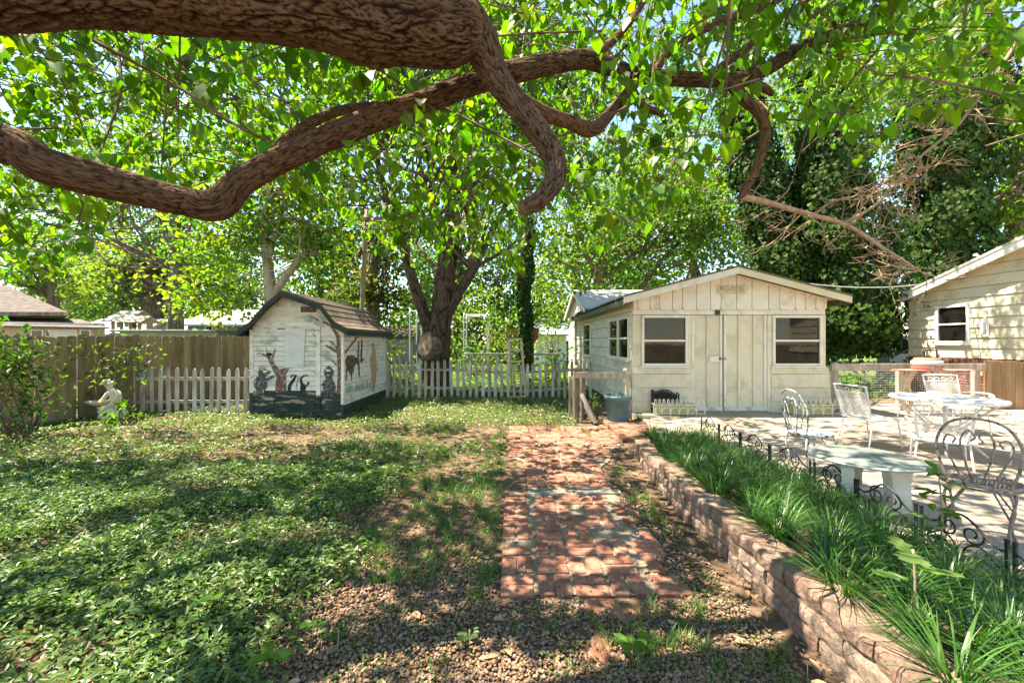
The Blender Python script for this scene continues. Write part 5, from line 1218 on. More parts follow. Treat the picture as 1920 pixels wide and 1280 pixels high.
# --- leafy twigs
lim_x = [-400, 0, 90, 200, 235, 280, 370, 430, 540, 640, 720, 800, 900, 980, 1060, 1110, 1160, 1260, 1330, 1400, 1480, 1560, 1640, 1700, 1780, 1850, 1920, 2400]
lim_y = [520, 500, 520, 400, 300, 300, 465, 300, 320, 430, 470, 470, 455, 490, 540, 560, 420, 380, 340, 230, 190, 240, 290, 200, 200, 150, 230, 260]
def leafy(n_front, n_back, n_top):  # noise gaps make sun patches; n_top twigs are added out of view for shade
    seeds = []; 
    while len(seeds) < n_front:
        px = rng.uniform(-450, 2350); Y = 3.2+4.7*rng.random()**.8 if rng.random() < .93 else rng.uniform(2.4, 3.2)
        lm = np.interp(px, lim_x, lim_y); top = -500
        py = lm-(lm-top)*rng.random()**1.15
        if 1380 < px < 1950 and py > 120 and rng.random() < .35: continue
        if 380 < px < 530 and 150 < py < 300 and rng.random() < .8: continue
        s = np.array(P(px, py, Y))
        if noise.noise(Vector((s[0]*.62, s[1]*.62, s[2]*.25))) < -.10 and Y > 2.6: continue
        if s[2] > 7.2 or s[2] < 2.5 or s[0] < -8.5 or s[0] > 8: continue
        seeds.append(s)
    while len(seeds) < n_front+n_back:
        s = np.array([rng.uniform(-10.5, 6.0), rng.uniform(-4.5, 2.6), rng.uniform(3.6, 6.6)])
        if noise.noise(Vector((s[0]*.62, s[1]*.62, s[2]*.25))) < -.06: continue
        if s[1] > .3:
            qx, qy = pxl(s)
            if -200 < qx < 2100 and qy > -60: continue
        seeds.append(s)
    k = 0
    while k < n_top:
        x, y = rng.uniform(-9, 9.5), rng.uniform(.8, 8.5); z = 1.55+.86*y+rng.uniform(.1, 2.2)
        if z < 4.2: continue
        if noise.noise(Vector((x*.62, y*.62, z*.25))) < -.06: continue
        seeds.append(np.array([x, y, z])); k += 1
    return np.array(seeds)
seeds = leafy(1450, 230, 420)
# extra twigs added towards the sun to shade yard, patio and house wall
sv = np.array(SUN); tg = []
def targets(n, xr, yr_, zr, tr, gs, gt):
    k = 0; it = 0
    while k < n and it < n*30:
        it += 1; q = np.array([rng.uniform(*xr), rng.uniform(*yr_), rng.uniform(*zr)]); s = q+sv*rng.uniform(*tr)
        if noise.noise(Vector((q[0]*gs, q[1]*gs+q[2]*gs, 7.7))) < gt: continue
        if s[1] > .2:
            a, b = pxl(s)
            if b > np.interp(a, lim_x, lim_y)-20 and -100 < a < 2020: continue
            if s[1] < 3.2 and b > -60 and -100 < a < 2020: continue
        tg.append(s); k += 1
targets(330, (-7.5, -1.2), (1.5, 8.0), (0, .1), (4.6, 7.5), 1.1, -.02)
targets(120, (-1.4, 3.2), (1.5, 6.2), (0, .1), (4.6, 7.5), 1.3, -.16)
targets(240, (3.0, 10.5), (2.0, 8.4), (0, .8), (6.0, 9.5), 1.0, -.12)
targets(150, (11.2, 11.4), (7.5, 12.0), (1.0, 3.6), (5.0, 8.5), .9, -.12)
seeds = np.vstack([seeds, np.array(tg)])
tm = MB(); LP = []; LA = []; LN = []; LS = []; LT = []
for s in seeds:
    L = rng.uniform(.45, 1.0); d = unit(np.array([rng.normal(), rng.normal(), rng.normal()*.45-.25]))
    a = s-d*L*.5; b = s+d*L*.5+np.array([0, 0, -.12*L]); m = (a+b)/2+np.array([0, 0, .05])
    tm.tube([a, m, b], [.007, .005, .002], 3, 3, False)
    if rng.random() < .28:
        back = a-d*rng.uniform(.6, 1.2)+np.array([0, 0, rng.uniform(.1, .5)]); tm.tube([back, (a+back)/2+rng.normal(size=3)*.05, a], [.011, .009, .007], 4, 3, False)
    n = int(L*rng.integers(20, 34)); base = np.array((.078, .165, .012)) if rng.random() < .7 else np.array((.13, .215, .016))
    t = rng.random(n); pos = a+(b-a)*t[:, None]+(1-np.abs(2*t-1))[:, None]*np.array([0, 0, .05])
    out = unit(rng.normal(size=(n, 3))*np.array([1, 1, .5])); ped = rng.uniform(.02, .10, n)[:, None]
    pos = pos+out*ped+np.array([0, 0, -.02])
    LP.append(pos); LA.append(out*.75+np.array([0, 0, -.85])+d*.25); LN.append(out*.7+np.array([0, 0, .9])+rng.normal(size=(n, 3))*.45)
    LS.append(rng.uniform(.042, .118, n)*rng.uniform(.8, 1.1)); LT.append(tints(n, base*(1+rng.normal(0, .15)), .22, .09))
tm.build('leafy_twigs', M['bark_far'], nt)['kind'] = 'stuff'
LP, LA, LN, LS, LT = map(np.concatenate, (LP, LA, LN, LS, LT))
qx, qy = pxl(LP)
keep = ~((LP[:, 1] < 1.5) & (LP[:, 1] > 0) & (qy > 0) & (qx > 0) & (qx < 1920))
keep &= ~((LP[:, 1] > 0) & (qy > np.interp(qx, lim_x, lim_y)+30))
# leaves cut away along the sun rays to place sun patches on the ground
gp = LP-sv*((LP[:, 2]-.05)/sv[2])[:, None]
for cx0, cy0, rx0, ry0 in ((-4.2, 4.0, .9, .33), (-3.2, 4.75, .8, .35), (-1.9, 3.35, .5, .22), (-2.0, 2.0, .45, .16), (-6.2, 7.6, 1.4, .35), (-2.7, 6.6, 1.5, .35), (-4.6, 5.8, .8, .25), (-.3, 8.6, 1.6, .7), (-2.3, 9.3, 1.4, .6), (-1.2, 4.9, .45, .25), (.1, 1.98, .4, .12), (-.5, 2.1, .38, .14), (-1.05, 2.5, .3, .16), (.75, 2.1, .3, .12), (1.2, 2.35, .25, .25), (1.55, 2.0, .4, .28), (1.5, 2.75, .25, .22), (1.95, 1.6, .4, .25), (.5, 2.85, .16, .08), (.75, 4.75, .35, .14), (.35, 3.9, .14, .08), (1.0, 6.5, .7, .2), (1.7, 6.9, .4, .3), (-.6, 4.2, .3, .14), (-.4, 5.6, .35, .2), (2.2, 3.2, .25, .3), (1.9, 4.6, .3, .2)):
    e = ((gp[:, 0]-cx0)/rx0)**2+((gp[:, 1]-cy0)/ry0)**2; keep &= ~((e < 1) & (rng.random(len(gp)) < .94))
o = link('crown', leaf_mesh('crown', LP[keep], LA[keep], LN[keep], LS[keep], LT[keep], LEAF, HEART_V, HEART_F, 1.0, True), nt); o['kind'] = 'stuff'

# ================================================================== BACKGROUND TREES
def EL(px, py, Y, rx, rz_, ry=None): c = P(px, py, Y); return (c, (rx/F*Y, (ry or rx/F*Y), rz_/F*Y))
def bgtree(name, label, trunk, blobs, dens, sig, nleaf, size, base, bark='bark_far', nbr=40, r0=.05, limbs=(), group='trees around the yard', mat=LEAF, hue=.1, v=.22, droop=.35, tv=DIA_V, tf=DIA_F, rough=False):
    t = thing(name, label, 'tree', (trunk[0][0][0], trunk[0][0][1], 0), group=group)
    if rough: bark_tube('trunk', t, [p_ for p_, _ in trunk], [r_ for _, r_ in trunk], .045, 64, .03, 9, ridge=(.115, .08, .052), furrow=(.032, .018, .010), stretch=.16, cap=False)
    else: mb = MB(); mb.tube([p_ for p_, _ in trunk], [r_ for _, r_ in trunk], 12, 5); mb.build('trunk', M[bark], t, smooth=True)
    st = [trunk[-1][0], trunk[len(trunk)//2][0]]
    for lb in limbs:
        if rough: bark_tube('limb', t, [p_ for p_, _ in lb], [r_ for _, r_ in lb], .05, 40, .015, 12, ridge=(.115, .08, .052), furrow=(.032, .018, .010), stretch=.16, cap=False)
        else: MB().tube([p_ for p_, _ in lb], [r_ for _, r_ in lb], 9, 5).build('limb', M[bark], t, smooth=True)
        st += [lb[-1][0], lb[len(lb)//2][0]]
    o, cc = make_crown('crown', blobs, dens*2.8, sig, int(nleaf*1.7), size, base, mat, t, tv, tf, droop, v, hue)
    branches_to('branches', st, cc, nbr, r0, M[bark], t)['kind'] = 'stuff'
    return t
YC = 12.6
# big forked tree in the middle
mt = bgtree('forked_tree', 'big forked tree with a round cut scar behind the picket fence', [(P(816, 730, YC), .50), (P(818, 690, YC), .41), (P(822, 640, YC), .36), (P(827, 590, YC), .33), (P(834, 530, YC), .30), (P(842, 460, YC), .27), (P(850, 380, YC), .21), (P(854, 300, YC), .15), (P(850, 150, YC), .08)],
    [EL(850, 60, YC, 190, 130), EL(700, 150, YC, 130, 120), EL(1010, 140, YC, 150, 120), EL(640, 260, YC-1, 90, 70), EL(1030, 300, YC-1.5, 90, 90), EL(860, 250, YC, 140, 90), EL(520, 120, YC, 120, 100), EL(820, -90, YC, 260, 100)], .75, .36, 17, .21, (.10, .175, .02), nbr=60, r0=.07, rough=True,
    limbs=[[(P(812, 640, YC), .20), (P(796, 590, YC-.1), .18), (P(772, 520, YC-.2), .15), (P(752, 450, YC-.3), .12), (P(725, 370, YC-.3), .10), (P(702, 280, YC-.3), .07)], [(P(838, 590, YC), .17), (P(862, 545, YC), .15), (P(888, 505, YC), .14), (P(902, 475, YC), .11), (P(950, 380, YC), .06)]])
k_ = P(797, 648, YC-.55)
MB().lathe([(0, .0), (.20, .0), (.27, .03), (.33, .0), (.36, -.1), (.33, -.35), (.2, -.6)], (0, 0, 0), 20, 1, 1.25).build('burl', M['bark_far'], mt, smooth=True)
bo = bpy.data.objects['burl']; bo.location = k_; bo.rotation_euler = (R(78), 0, R(-25))
bo2 = MB().lathe([(0, .012), (.14, .02), (.22, .016), (.25, .03), (.255, .005)], (0, 0, 0), 20, 1, 1.25).build('cut_scar', M['scar'], mt, smooth=True); bo2.location = k_; bo2.rotation_euler = (R(78), 0, R(-25))
# sycamore-like tree behind the mural shed
bgtree('pale_bark_tree', 'yellow green tree with pale forked bark rising behind the mural shed', [(P(508, 660, 15), .26), (P(508, 560, 15), .22), (P(503, 500, 15), .17), (P(497, 430, 15), .13), (P(505, 350, 15), .1), (P(500, 250, 15), .05)],
    [EL(420, 470, 15, 90, 75), EL(510, 420, 15.5, 130, 90), EL(395, 560, 14.5, 75, 42), EL(490, 300, 15, 110, 80), EL(600, 470, 15.5, 65, 75), EL(350, 540, 14.5, 45, 40), EL(460, 240, 15, 80, 55), EL(585, 370, 15, 70, 60), EL(450, 590, 14, 40, 25)], .8, .34, 17, .19, (.125, .19, .028), 'bark_pale', 50, .035,
    limbs=[[(P(508, 560, 15), .15), (P(535, 520, 15), .13), (P(570, 480, 15), .1), (P(592, 478, 15), .06)], [(P(503, 490, 15), .09), (P(525, 410, 15), .07), (P(540, 340, 15), .04)]], hue=.14)
bgtree('round_oak', 'broad grey green oak beyond the playset at left', [(P(292, 650, 36), .9), (P(290, 590, 36), .8), (P(285, 540, 36), .6), (P(290, 480, 36), .3)],
    [EL(300, 500, 36, 110, 65), EL(240, 520, 36, 70, 55), EL(360, 490, 37, 70, 60), EL(320, 455, 37, 80, 45)], .055, .8, 20, .42, (.12, .16, .055), nbr=40, r0=.22,
    limbs=[[(P(290, 580, 36), .5), (P(250, 555, 36), .4), (P(215, 520, 36), .2)], [(P(292, 590, 36), .5), (P(335, 550, 36), .35), (P(370, 510, 36), .2)]])
bgtree('yellow_tree', 'yellow green tree behind the neighbour roof at far left', [(P(95, 650, 26), .4), (P(100, 560, 26), .3), (P(90, 500, 26), .15)],
    [EL(110, 525, 26, 75, 45), EL(40, 490, 26, 80, 50), EL(150, 555, 26, 45, 28), EL(80, 450, 27, 80, 50), EL(-60, 450, 26, 90, 70)], .12, .55, 20, .3, (.12, .18, .028), nbr=30, r0=.1)
bgtree('dark_cedar', 'dark olive cedar standing behind the utility pole', [(P(700, 660, 22), .4), (P(700, 560, 22), .3), (P(705, 440, 22), .12)],
    [EL(690, 520, 22, 75, 75), EL(720, 450, 22, 60, 60), EL(660, 570, 22, 60, 45), EL(735, 570, 22, 50, 45)], .32, .45, 22, .24, (.085, .10, .032), nbr=30, r0=.09, hue=.15, v=.35)
KD_ = 1
bgtree('small_leaf_tree', 'fine-leaved green tree spreading above the garden shed roof', [(P(1120, 640, 20), .3), (P(1120, 560, 20), .27), (P(1123, 520, 20), .23), (P(1135, 470, 20), .15)],
    [EL(1240, 420, 20, 120, 70), EL(1340, 440, 20, 100, 70), EL(1130, 430, 20, 90, 70), EL(1180, 510, 20.5, 90, 45), EL(1060, 520, 21, 70, 70), EL(1330, 350, 20, 90, 60), EL(1040, 600, 21, 35, 45), EL(1200, 330, 20, 100, 60)], .5, .5, 20, .19, (.10, .155, .032), nbr=34, r0=.05,
    limbs=[[(P(1120, 530, 20), .16), (P(1100, 480, 20), .12), (P(1085, 430, 20), .07)], [(P(1125, 530, 20), .16), (P(1160, 500, 20), .12), (P(1220, 460, 20), .09), (P(1330, 440, 20), .05)], [(P(1190, 560, 20), .14), (P(1230, 500, 20), .11), (P(1290, 440, 20), .08), (P(1370, 380, 20), .04)]])
bgtree('right_tree', 'sunlit green tree with dark trunk behind the cream house roof', [(P(1900, 640, 17), .45), (P(1905, 470, 17), .38), (P(1908, 380, 17), .3), (P(1920, 260, 17), .18)],
    [EL(1840, 400, 17, 110, 70), EL(1760, 470, 17, 80, 45), EL(1880, 280, 17, 110, 80), EL(1970, 360, 17, 90, 90), EL(1700, 530, 16, 40, 25), EL(1950, 180, 17, 110, 80)], .45, .42, 17, .22, (.12, .185, .022), nbr=40, r0=.08, limbs=[[(P(1905, 470, 17), .2), (P(1850, 430, 17), .15), (P(1790, 400, 17), .07)]])
for i, (px, Y, w, h_, tnt, lab) in enumerate(((-200, 30, 160, 120, (.08, .13, .03), 'tall green tree beyond the far left of the fence'), (930, 30, 90, 90, (.11, .17, .04), 'bright green tree in the far yard right of the big trunk'), (1010, 38, 80, 80, (.10, .16, .05), 'pale green tree far behind the ladder'), (600, 42, 110, 90, (.07, .11, .04), 'dull green tree far behind the mural shed'), (800, 40, 100, 100, (.09, .14, .05), 'hazy green tree far behind the forked trunk'), (1500, 30, 130, 130, (.06, .11, .025), 'green tree far behind the garden shed'), (440, 50, 120, 80, (.08, .12, .05), 'far grey green tree behind the blue grey house'), (150, 55, 130, 70, (.08, .12, .05), 'far tree line at left behind the yellow tree'), (1180, 40, 120, 90, (.09, .14, .045), 'far pale tree behind the rear annex'), (2050, 26, 160, 160, (.07, .12, .025), 'tree beyond the right picture edge behind the house'))):
    k2 = (36./Y)**2
    bgtree('far_tree', lab, [(P(px, 660, Y), .4), (P(px, 580, Y), .3), (P(px, 520, Y), .15)], [EL(px, 560, Y, w*.8, h_*.5), EL(px-w*.4, 600, Y, w*.5, h_*.4), EL(px+w*.4, 600, Y, w*.5, h_*.4), EL(px, 500, Y, w*.6, h_*.5), EL(px+w*.1, 650, Y, w*1.0, 34), EL(px-w*.2, 640, Y, w*.8, 34)], .11*k2, .75*Y/36, 20, .38*Y/36, tnt, nbr=20, r0=.12)
bgtree('bright_tree', 'bright green tree filling the gap between the ivy covered trunks', [(P(1520, 640, 18), .3), (P(1510, 450, 18), .25), (P(1500, 300, 18), .15)], [EL(1480, 330, 18, 90, 100), EL(1640, 300, 18, 80, 120), EL(1500, 180, 18, 100, 100), EL(1660, 140, 18, 90, 90), EL(1690, 430, 18, 60, 60), EL(1430, 460, 18, 50, 60)], .35, .42, 17, .2, (.10, .175, .022), nbr=24, r0=.06)
bgtree('maple_tree', 'green tree behind the pale barked tree at left', [(P(330, 650, 21), .35), (P(330, 500, 21), .28), (P(325, 380, 21), .15)], [EL(330, 330, 21, 90, 70), EL(230, 300, 21, 80, 70), EL(410, 340, 21, 80, 70), EL(330, 220, 21, 110, 80), EL(120, 330, 21, 90, 80), EL(20, 340, 21, 100, 80)], .16, .5, 18, .24, (.10, .165, .03), nbr=30, r0=.08)
for px, Y, tn_, lab in ((640, 31, (.085, .135, .04), 'tall far tree rising behind the pale barked tree'), (860, 33, (.10, .155, .045), 'tall far tree rising behind the forked tree'), (1080, 31, (.095, .15, .04), 'tall far tree rising behind the ivy trunk'), (1300, 33, (.085, .14, .035), 'tall far tree rising behind the fine-leaved tree'), (230, 40, (.10, .15, .05), 'tall far tree rising behind the broad oak')):
    bgtree('tall_tree', lab, [(P(px, 660, Y), .4), (P(px, 480, Y), .3), (P(px, 330, Y), .12)], [EL(px, 330, Y, 110, 90), EL(px-70, 430, Y, 90, 80), EL(px+70, 430, Y, 90, 80), EL(px, 500, Y, 110, 70), EL(px, 230, Y, 90, 80), EL(px-40, 590, Y, 100, 50), EL(px+50, 590, Y, 100, 50)], .05, .7, 20, .34, tn_, nbr=20, r0=.12)
# ivy-clad trunks
IVY = None
def ivy(name, label, pts, rad, n, size, base, bushes=(), group='ivy covered trees'):
    t = thing(name, label, 'tree', (pts[0][0], pts[0][1], 0), group=group)
    tube('trunk', M['bark_far'], t, pts, [r_*.45 for r_ in rad], 9, 4)
    p_, r_ = catmull(pts, rad, 20); T, Nn, B = frames(p_)
    w = r_*np.linalg.norm(np.gradient(p_, axis=0), axis=1); i = rng.choice(len(p_), n, p=w/w.sum()); a = rng.uniform(0, 2*math.pi, n)
    out = np.cos(a)[:, None]*Nn[i]+np.sin(a)[:, None]*B[i]
    lump = np.array([noise.noise(Vector(q)*1.1) for q in (p_[i]+out*r_[i][:, None])])
    rr = r_[i]*(1+.55*lump)*rng.uniform(.72, 1.12, n)
    pos = p_[i]+out*rr[:, None]+np.gradient(p_, axis=0)[i]*rng.uniform(-.5, .5, n)[:, None]
    tn = tints(n, base, .2, .08)
    o = link('ivy', leaf_mesh('ivy', pos, np.array([0, 0, -1.0])+out*.25+rng.normal(size=(n, 3))*.35, out+np.array([0, 0, .45])+rng.normal(size=(n, 3))*.4, size*rng.uniform(.6, 1.3, n), tn, IVY, OVAL_V, OVAL_F, 1.9, False), t); o['kind'] = 'stuff'
    if bushes: make_crown('foliage', bushes, 2.2, .32, 20, size, base, IVY, t, OVAL_V*np.array([1.9, 1, 1]), OVAL_F, .8)
    return t
IV = (.034, .072, .012); IVY = mat_leaf('ivy_leaf', 0.28, 0.6, 0.15)
ivy('ivy_tree', 'thin ivy covered trunk standing behind the ladder', [P(985, 690, 15.3), P(985, 600, 15.3), P(983, 540, 15.3), P(988, 470, 15.3), P(992, 410, 15.3)], [.30, .26, .26, .26, .2], 2600, .13, IV)
ivy('ivy_tree', 'tall dark ivy covered tree left of the pair behind the garden shed', [P(1500, 640, 13.5), P(1470, 520, 13.5), P(1450, 420, 13.5), P(1420, 320, 13.5), P(1395, 220, 13.5), P(1390, 120, 13.5), P(1420, 0, 13.5)], [1.2, .95, .8, .7, .62, .6, .5], 15000, .13, IV)
ivy('ivy_tree', 'tallest ivy covered column between garden shed and cream house', [P(1600, 660, 13), P(1590, 560, 13), P(1575, 460, 13), P(1560, 360, 13), P(1555, 270, 13), P(1555, 180, 13), P(1560, 90, 13), P(1570, -40, 13)], [1.25, 1.3, 1.25, 1.1, .9, .75, .65, .55], 21000, .13, IV, bushes=[EL(1620, 600, 12.2, 75, 60), EL(1670, 500, 13.5, 60, 60), EL(1640, 700, 11.5, 50, 60), EL(1540, 480, 13, 70, 70)])
ivy('ivy_tree', 'dark ivy covered tree at the upper right behind the bare twigs', [P(1790, 600, 15), P(1780, 450, 15), P(1780, 330, 15), P(1775, 230, 15), P(1770, 130, 15), P(1765, 20, 15)], [1.0, 1.1, 1.3, 1.5, 1.4, 1.0], 16000, .15, IV, bushes=[EL(1840, 180, 15, 70, 90), EL(1720, 260, 15, 60, 70)])
# shrubs -----------------------------------------------------------------
def shrub(name, label, blobs, dens, sig, nleaf, size, base, group='shrubs', tv=DIA_V, tf=DIA_F, mat=LEAF, stems=14):
    c = blobs[0][0]; t = thing(name, label, 'shrub', (c[0], c[1], 0), group=group)
    o, cc = make_crown('foliage', blobs, dens, sig, nleaf, size, base, mat, t, tv, tf, .2)
    b0 = [(c[0]+dx, c[1], 0) for dx in (-.25, 0, .25)]; branches_to('stems', b0, cc, stems, .02, M['bark_far'], t)['kind'] = 'stuff'
    return t
shrub('leafy_shrub', 'bright light green shrub right of the mural shed', [EL(755, 640, 13, 32, 26), EL(770, 690, 13, 30, 34), EL(735, 660, 13, 25, 30)], 5, .2, 16, .12, (.17, .23, .06))
shrub('leafy_shrub', 'dense green shrub behind the fence right of the forked trunk', [EL(890, 640, 18, 50, 40), EL(930, 610, 18, 45, 50), EL(860, 670, 17, 30, 28)], 1.4, .3, 18, .15, (.09, .16, .045))
shrub('leafy_shrub', 'green shrub beside the rear corner of the garden shed', [EL(1050, 670, 14.5, 26, 30), EL(1066, 640, 16, 22, 40), EL(1030, 690, 14, 25, 20)], 3.5, .22, 16, .13, (.085, .145, .035))
shrub('leafy_shrub', 'yellow green bush in the far yard left of the ivy trunk', [EL(960, 620, 22, 45, 45), EL(930, 660, 21, 50, 30), EL(985, 660, 21, 40, 28)], 1.3, .35, 20, .17, (.14, .19, .05))
shrub('leafy_shrub', 'pale green bush in the far yard right of the tree deck', [EL(1035, 620, 24, 40, 45), EL(1020, 580, 24, 40, 35)], 1.0, .35, 20, .18, (.12, .17, .05))
shrub('leafy_shrub', 'soft green bush behind the forked trunk', [EL(850, 600, 24, 45, 50), EL(880, 560, 25, 50, 45), EL(800, 630, 22, 40, 30)], 1.0, .35, 20, .18, (.12, .17, .055))
shrub('leafy_shrub', 'olive bush between mural shed roof and forked trunk', [EL(720, 610, 20, 40, 30), EL(690, 590, 20.5, 40, 30)], 1.3, .35, 20, .17, (.09, .12, .04))
shrub('leafy_shrub', 'yellow green bush over the blue grey house roof', [EL(400, 590, 18, 45, 26), EL(350, 575, 19, 35, 24)], 1.4, .33, 20, .17, (.17, .2, .04))
shrub('fence_shrub', 'tall leafy sapling thicket hiding the board fence at the left edge', [EL(25, 700, 6.6, 48, 60), EL(50, 655, 6.8, 34, 34), EL(-30, 660, 6.3, 60, 80), EL(50, 770, 6.4, 40, 26), EL(85, 720, 7.0, 26, 36)], 55, .15, 12, .10, (.048, .10, .015), tv=OVAL_V, tf=OVAL_F)
shrub('fence_shrub', 'airy sapling with small leaves before the fence behind the statue', [EL(190, 660, 8.3, 55, 36), EL(240, 690, 8.3, 50, 40), EL(160, 690, 8.2, 35, 28), EL(265, 650, 8.4, 38, 22), EL(190, 730, 8.3, 30, 28)], 22, .17, 10, .09, (.065, .12, .018), tv=OVAL_V, tf=OVAL_F)
shrub('fence_shrub', 'leafy weed clump at the foot of the statue', [EL(218, 768, 7.6, 26, 16), EL(245, 775, 7.8, 18, 12), EL(190, 792, 7.5, 16, 8)], 40, .09, 8, .12, (.06, .13, .018), tv=OVAL_V, tf=OVAL_F)
shrub('low_shrub', 'low green plant at the foot of the blue pot', [EL(1196, 785, 7.9, 12, 12)], 200, .05, 10, .05, (.06, .11, .03), stems=5)
shrub('low_shrub', 'dark leafy undergrowth behind the wire mesh of the rail fence', [EL(1620, 720, 9.6, 42, 34), EL(1665, 715, 9.7, 26, 30)], 16, .12, 12, .09, (.05, .085, .03))
shrub('low_shrub', 'weedy clump left of the brick path', [EL(945, 830, 6.6, 22, 14), EL(930, 815, 6.8, 18, 12)], 220, .05, 10, .055, (.06, .12, .025), stems=6)
shrub('low_shrub', 'weedy clump right of the old gate by the pot', [EL(1120, 745, 8.3, 22, 16), EL(1105, 770, 8.2, 18, 12), EL(1060, 760, 9, 22, 20)], 60, .08, 12, .06, (.10, .14, .05), stems=6)

# ================================================================== GROUND PLANTS
def smooth(a, b, x): t = np.clip((x-a)/(b-a), 0, 1); return t*t*(3-2*t)
def nz2(x, y, s, o=0.0): return np.array([noise.noise(Vector((a*s, b*s, o))) for a, b in zip(x, y)])
def gz_(x, y): return -0.032+np.array([zn(a, b, .9, .012)+zn(a, b, 3.1, .006) for a, b in zip(x, y)])
def cover_density(x, y):
    d = smooth(-.95, -1.75, x+nz2(x, y, .9)*.5)*smooth(11.6, 11.2, y)
    strip = smooth(6.15, 6.5, y)*smooth(7.5, 7.15, y)*smooth(-5.0, -4.3, x); d *= 1-.85*strip
    mid = smooth(5.2, 5.8, y)*smooth(6.4, 6.1, y)*smooth(.0, -.3, x)*.35
    back = smooth(7.3, 7.8, y)*smooth(11.3, 11.0, y)*smooth(1.5, 1.0, x)
    inside = (x > -5.4) & (x < -3.5) & (y > 8.5)
    d = np.maximum(np.maximum(d, mid), back); d[inside] = 0
    patch = smooth(-.18, .12, nz2(x, y, 1.4, 5.5)+.17); return d*(.35+.65*patch)
def cover(name, label, n, xr, yr_, size, base, zmax, tv, tf, seed_pow=1.0, mat=LEAF_GLOSSY, dens=cover_density, flat=1.0):
    x = rng.uniform(*xr, n); y = yr_[0]+(yr_[1]-yr_[0])*rng.random(n)**seed_pow
    k = rng.random(n) < dens(x, y); k &= (np.abs(x/y)*F < 1100); x, y = x[k], y[k]; m = len(x)
    hgt = .03+zmax*(.5+.5*nz2(x, y, 2.2, 9.1)); z = gz_(x, y)+hgt*rng.random(m)**.5
    pos = np.column_stack([x, y, z]); out = rdir(m)*np.array([1, 1, .35])
    s = size*rng.uniform(.6, 1.35, m)
    o = link(name, leaf_mesh(name, pos, out+np.array([0, 0, .12]), np.array([0, 0, flat])+rdir(m)*.55, s, tints(m, base, .22, .08), mat, tv, tf)); tag(o, label, 'ground cover', kind='stuff'); return o
cover('vinca_cover', 'glossy dark green trailing ground cover filling the left of the yard', 125000, (-6.8, -.7), (1.6, 5.2), .040, (.085, .145, .032), .09, OVAL_V, OVAL_F, 1.0)
cover('vinca_cover', 'pale green trailing ground cover before the fences at the back of the yard', 80000, (-11, 1.4), (4.6, 11.5), .054, (.11, .155, .04), .11, OVAL_V, OVAL_F, 1.0)
cover('lawn_weeds', 'loose green weeds and grass covering the far yard behind the fence', 26000, (-14, 14), (11.5, 26), .16, (.09, .15, .035), .2, DIA_V, DIA_F, 1.2, LEAF, dens=lambda x, y: np.ones(len(x))*(~((x > 2.3) & (x < 6.8) & (y < 17.8)) & ~((x > 11) & (y < 12))))
def blades(name, label, cat, bx, by, bz, L, W, lean, base, n_seg=4, kind='stuff', mat=GRASS, parent=None, az=None, v=.2):
    n = len(bx); a = rng.uniform(0, 2*math.pi, n) if az is None else az
    t = np.linspace(0, 1, n_seg+1)
    dx, dy = np.cos(a), np.sin(a); sx2, sy2 = -dy, dx
    V = np.zeros((n, n_seg+1, 2, 3))
    for j, tt in enumerate(t):
        hr = L*lean*tt**1.7; hz2 = L*(tt-.38*lean*tt**2.4); w = W*(1-tt**2.2)*.5+.0004
        cx_, cy_, cz_ = bx+dx*hr, by+dy*hr, bz+hz2
        for s_, sg in enumerate((-1, 1)): V[:, j, s_, 0] = cx_+sx2*w*sg; V[:, j, s_, 1] = cy_+sy2*w*sg; V[:, j, s_, 2] = cz_+w*.25
    k = (n_seg+1)*2; F0 = np.array([(2*j, 2*j+1, 2*j+3, 2*j+2) for j in range(n_seg)])
    Fa = (F0[None]+(np.arange(n)*k)[:, None, None]).reshape(-1, 4)
    tn = np.repeat(tints(n, base, v, .07), k, 0)
    o = link(name, mesh_np(name, V.reshape(-1, 3), Fa, mat, tn), parent)
    if label: tag(o, label, cat, kind=kind)
    return o
# liriope in the raised bed
cx_l, cy_l = [], []
for y in np.arange(.85, 6.25, .26):
    x0 = wx(min(y, 6))+.30
    for x in np.arange(x0, 2.95, .25):
        xx, yy = x+rng.normal(0, .05), y+rng.normal(0, .06)
        if yy > 5.75 and xx < 2.05: continue
        cx_l.append(xx); cy_l.append(yy)
BX, BY, BZ, BL, BW, BN, BA = [], [], [], [], [], [], []
for x, y in zip(cx_l, cy_l):
    m = int(rng.integers(75, 120)); sc = rng.uniform(.8, 1.12)
    a = rng.uniform(0, 2*math.pi, m); r_ = .05*np.sqrt(rng.random(m)); BX.append(x+r_*np.cos(a)); BY.append(y+r_*np.sin(a)); BZ.append(np.full(m, bedz(x, y)-.01)); BA.append(a+rng.normal(0, .5, m))
    BL.append(rng.uniform(.19, .40, m)*sc); BW.append(rng.uniform(.006, .0105, m)); BN.append(rng.uniform(.35, 1.3, m))
cat_ = np.concatenate
blades('border_grass', 'dark green strap-leaved border grass filling the raised bed', 'grass', cat_(BX), cat_(BY), cat_(BZ), cat_(BL), cat_(BW), cat_(BN), (.040, .108, .018), 5, az=cat_(BA), v=.25)
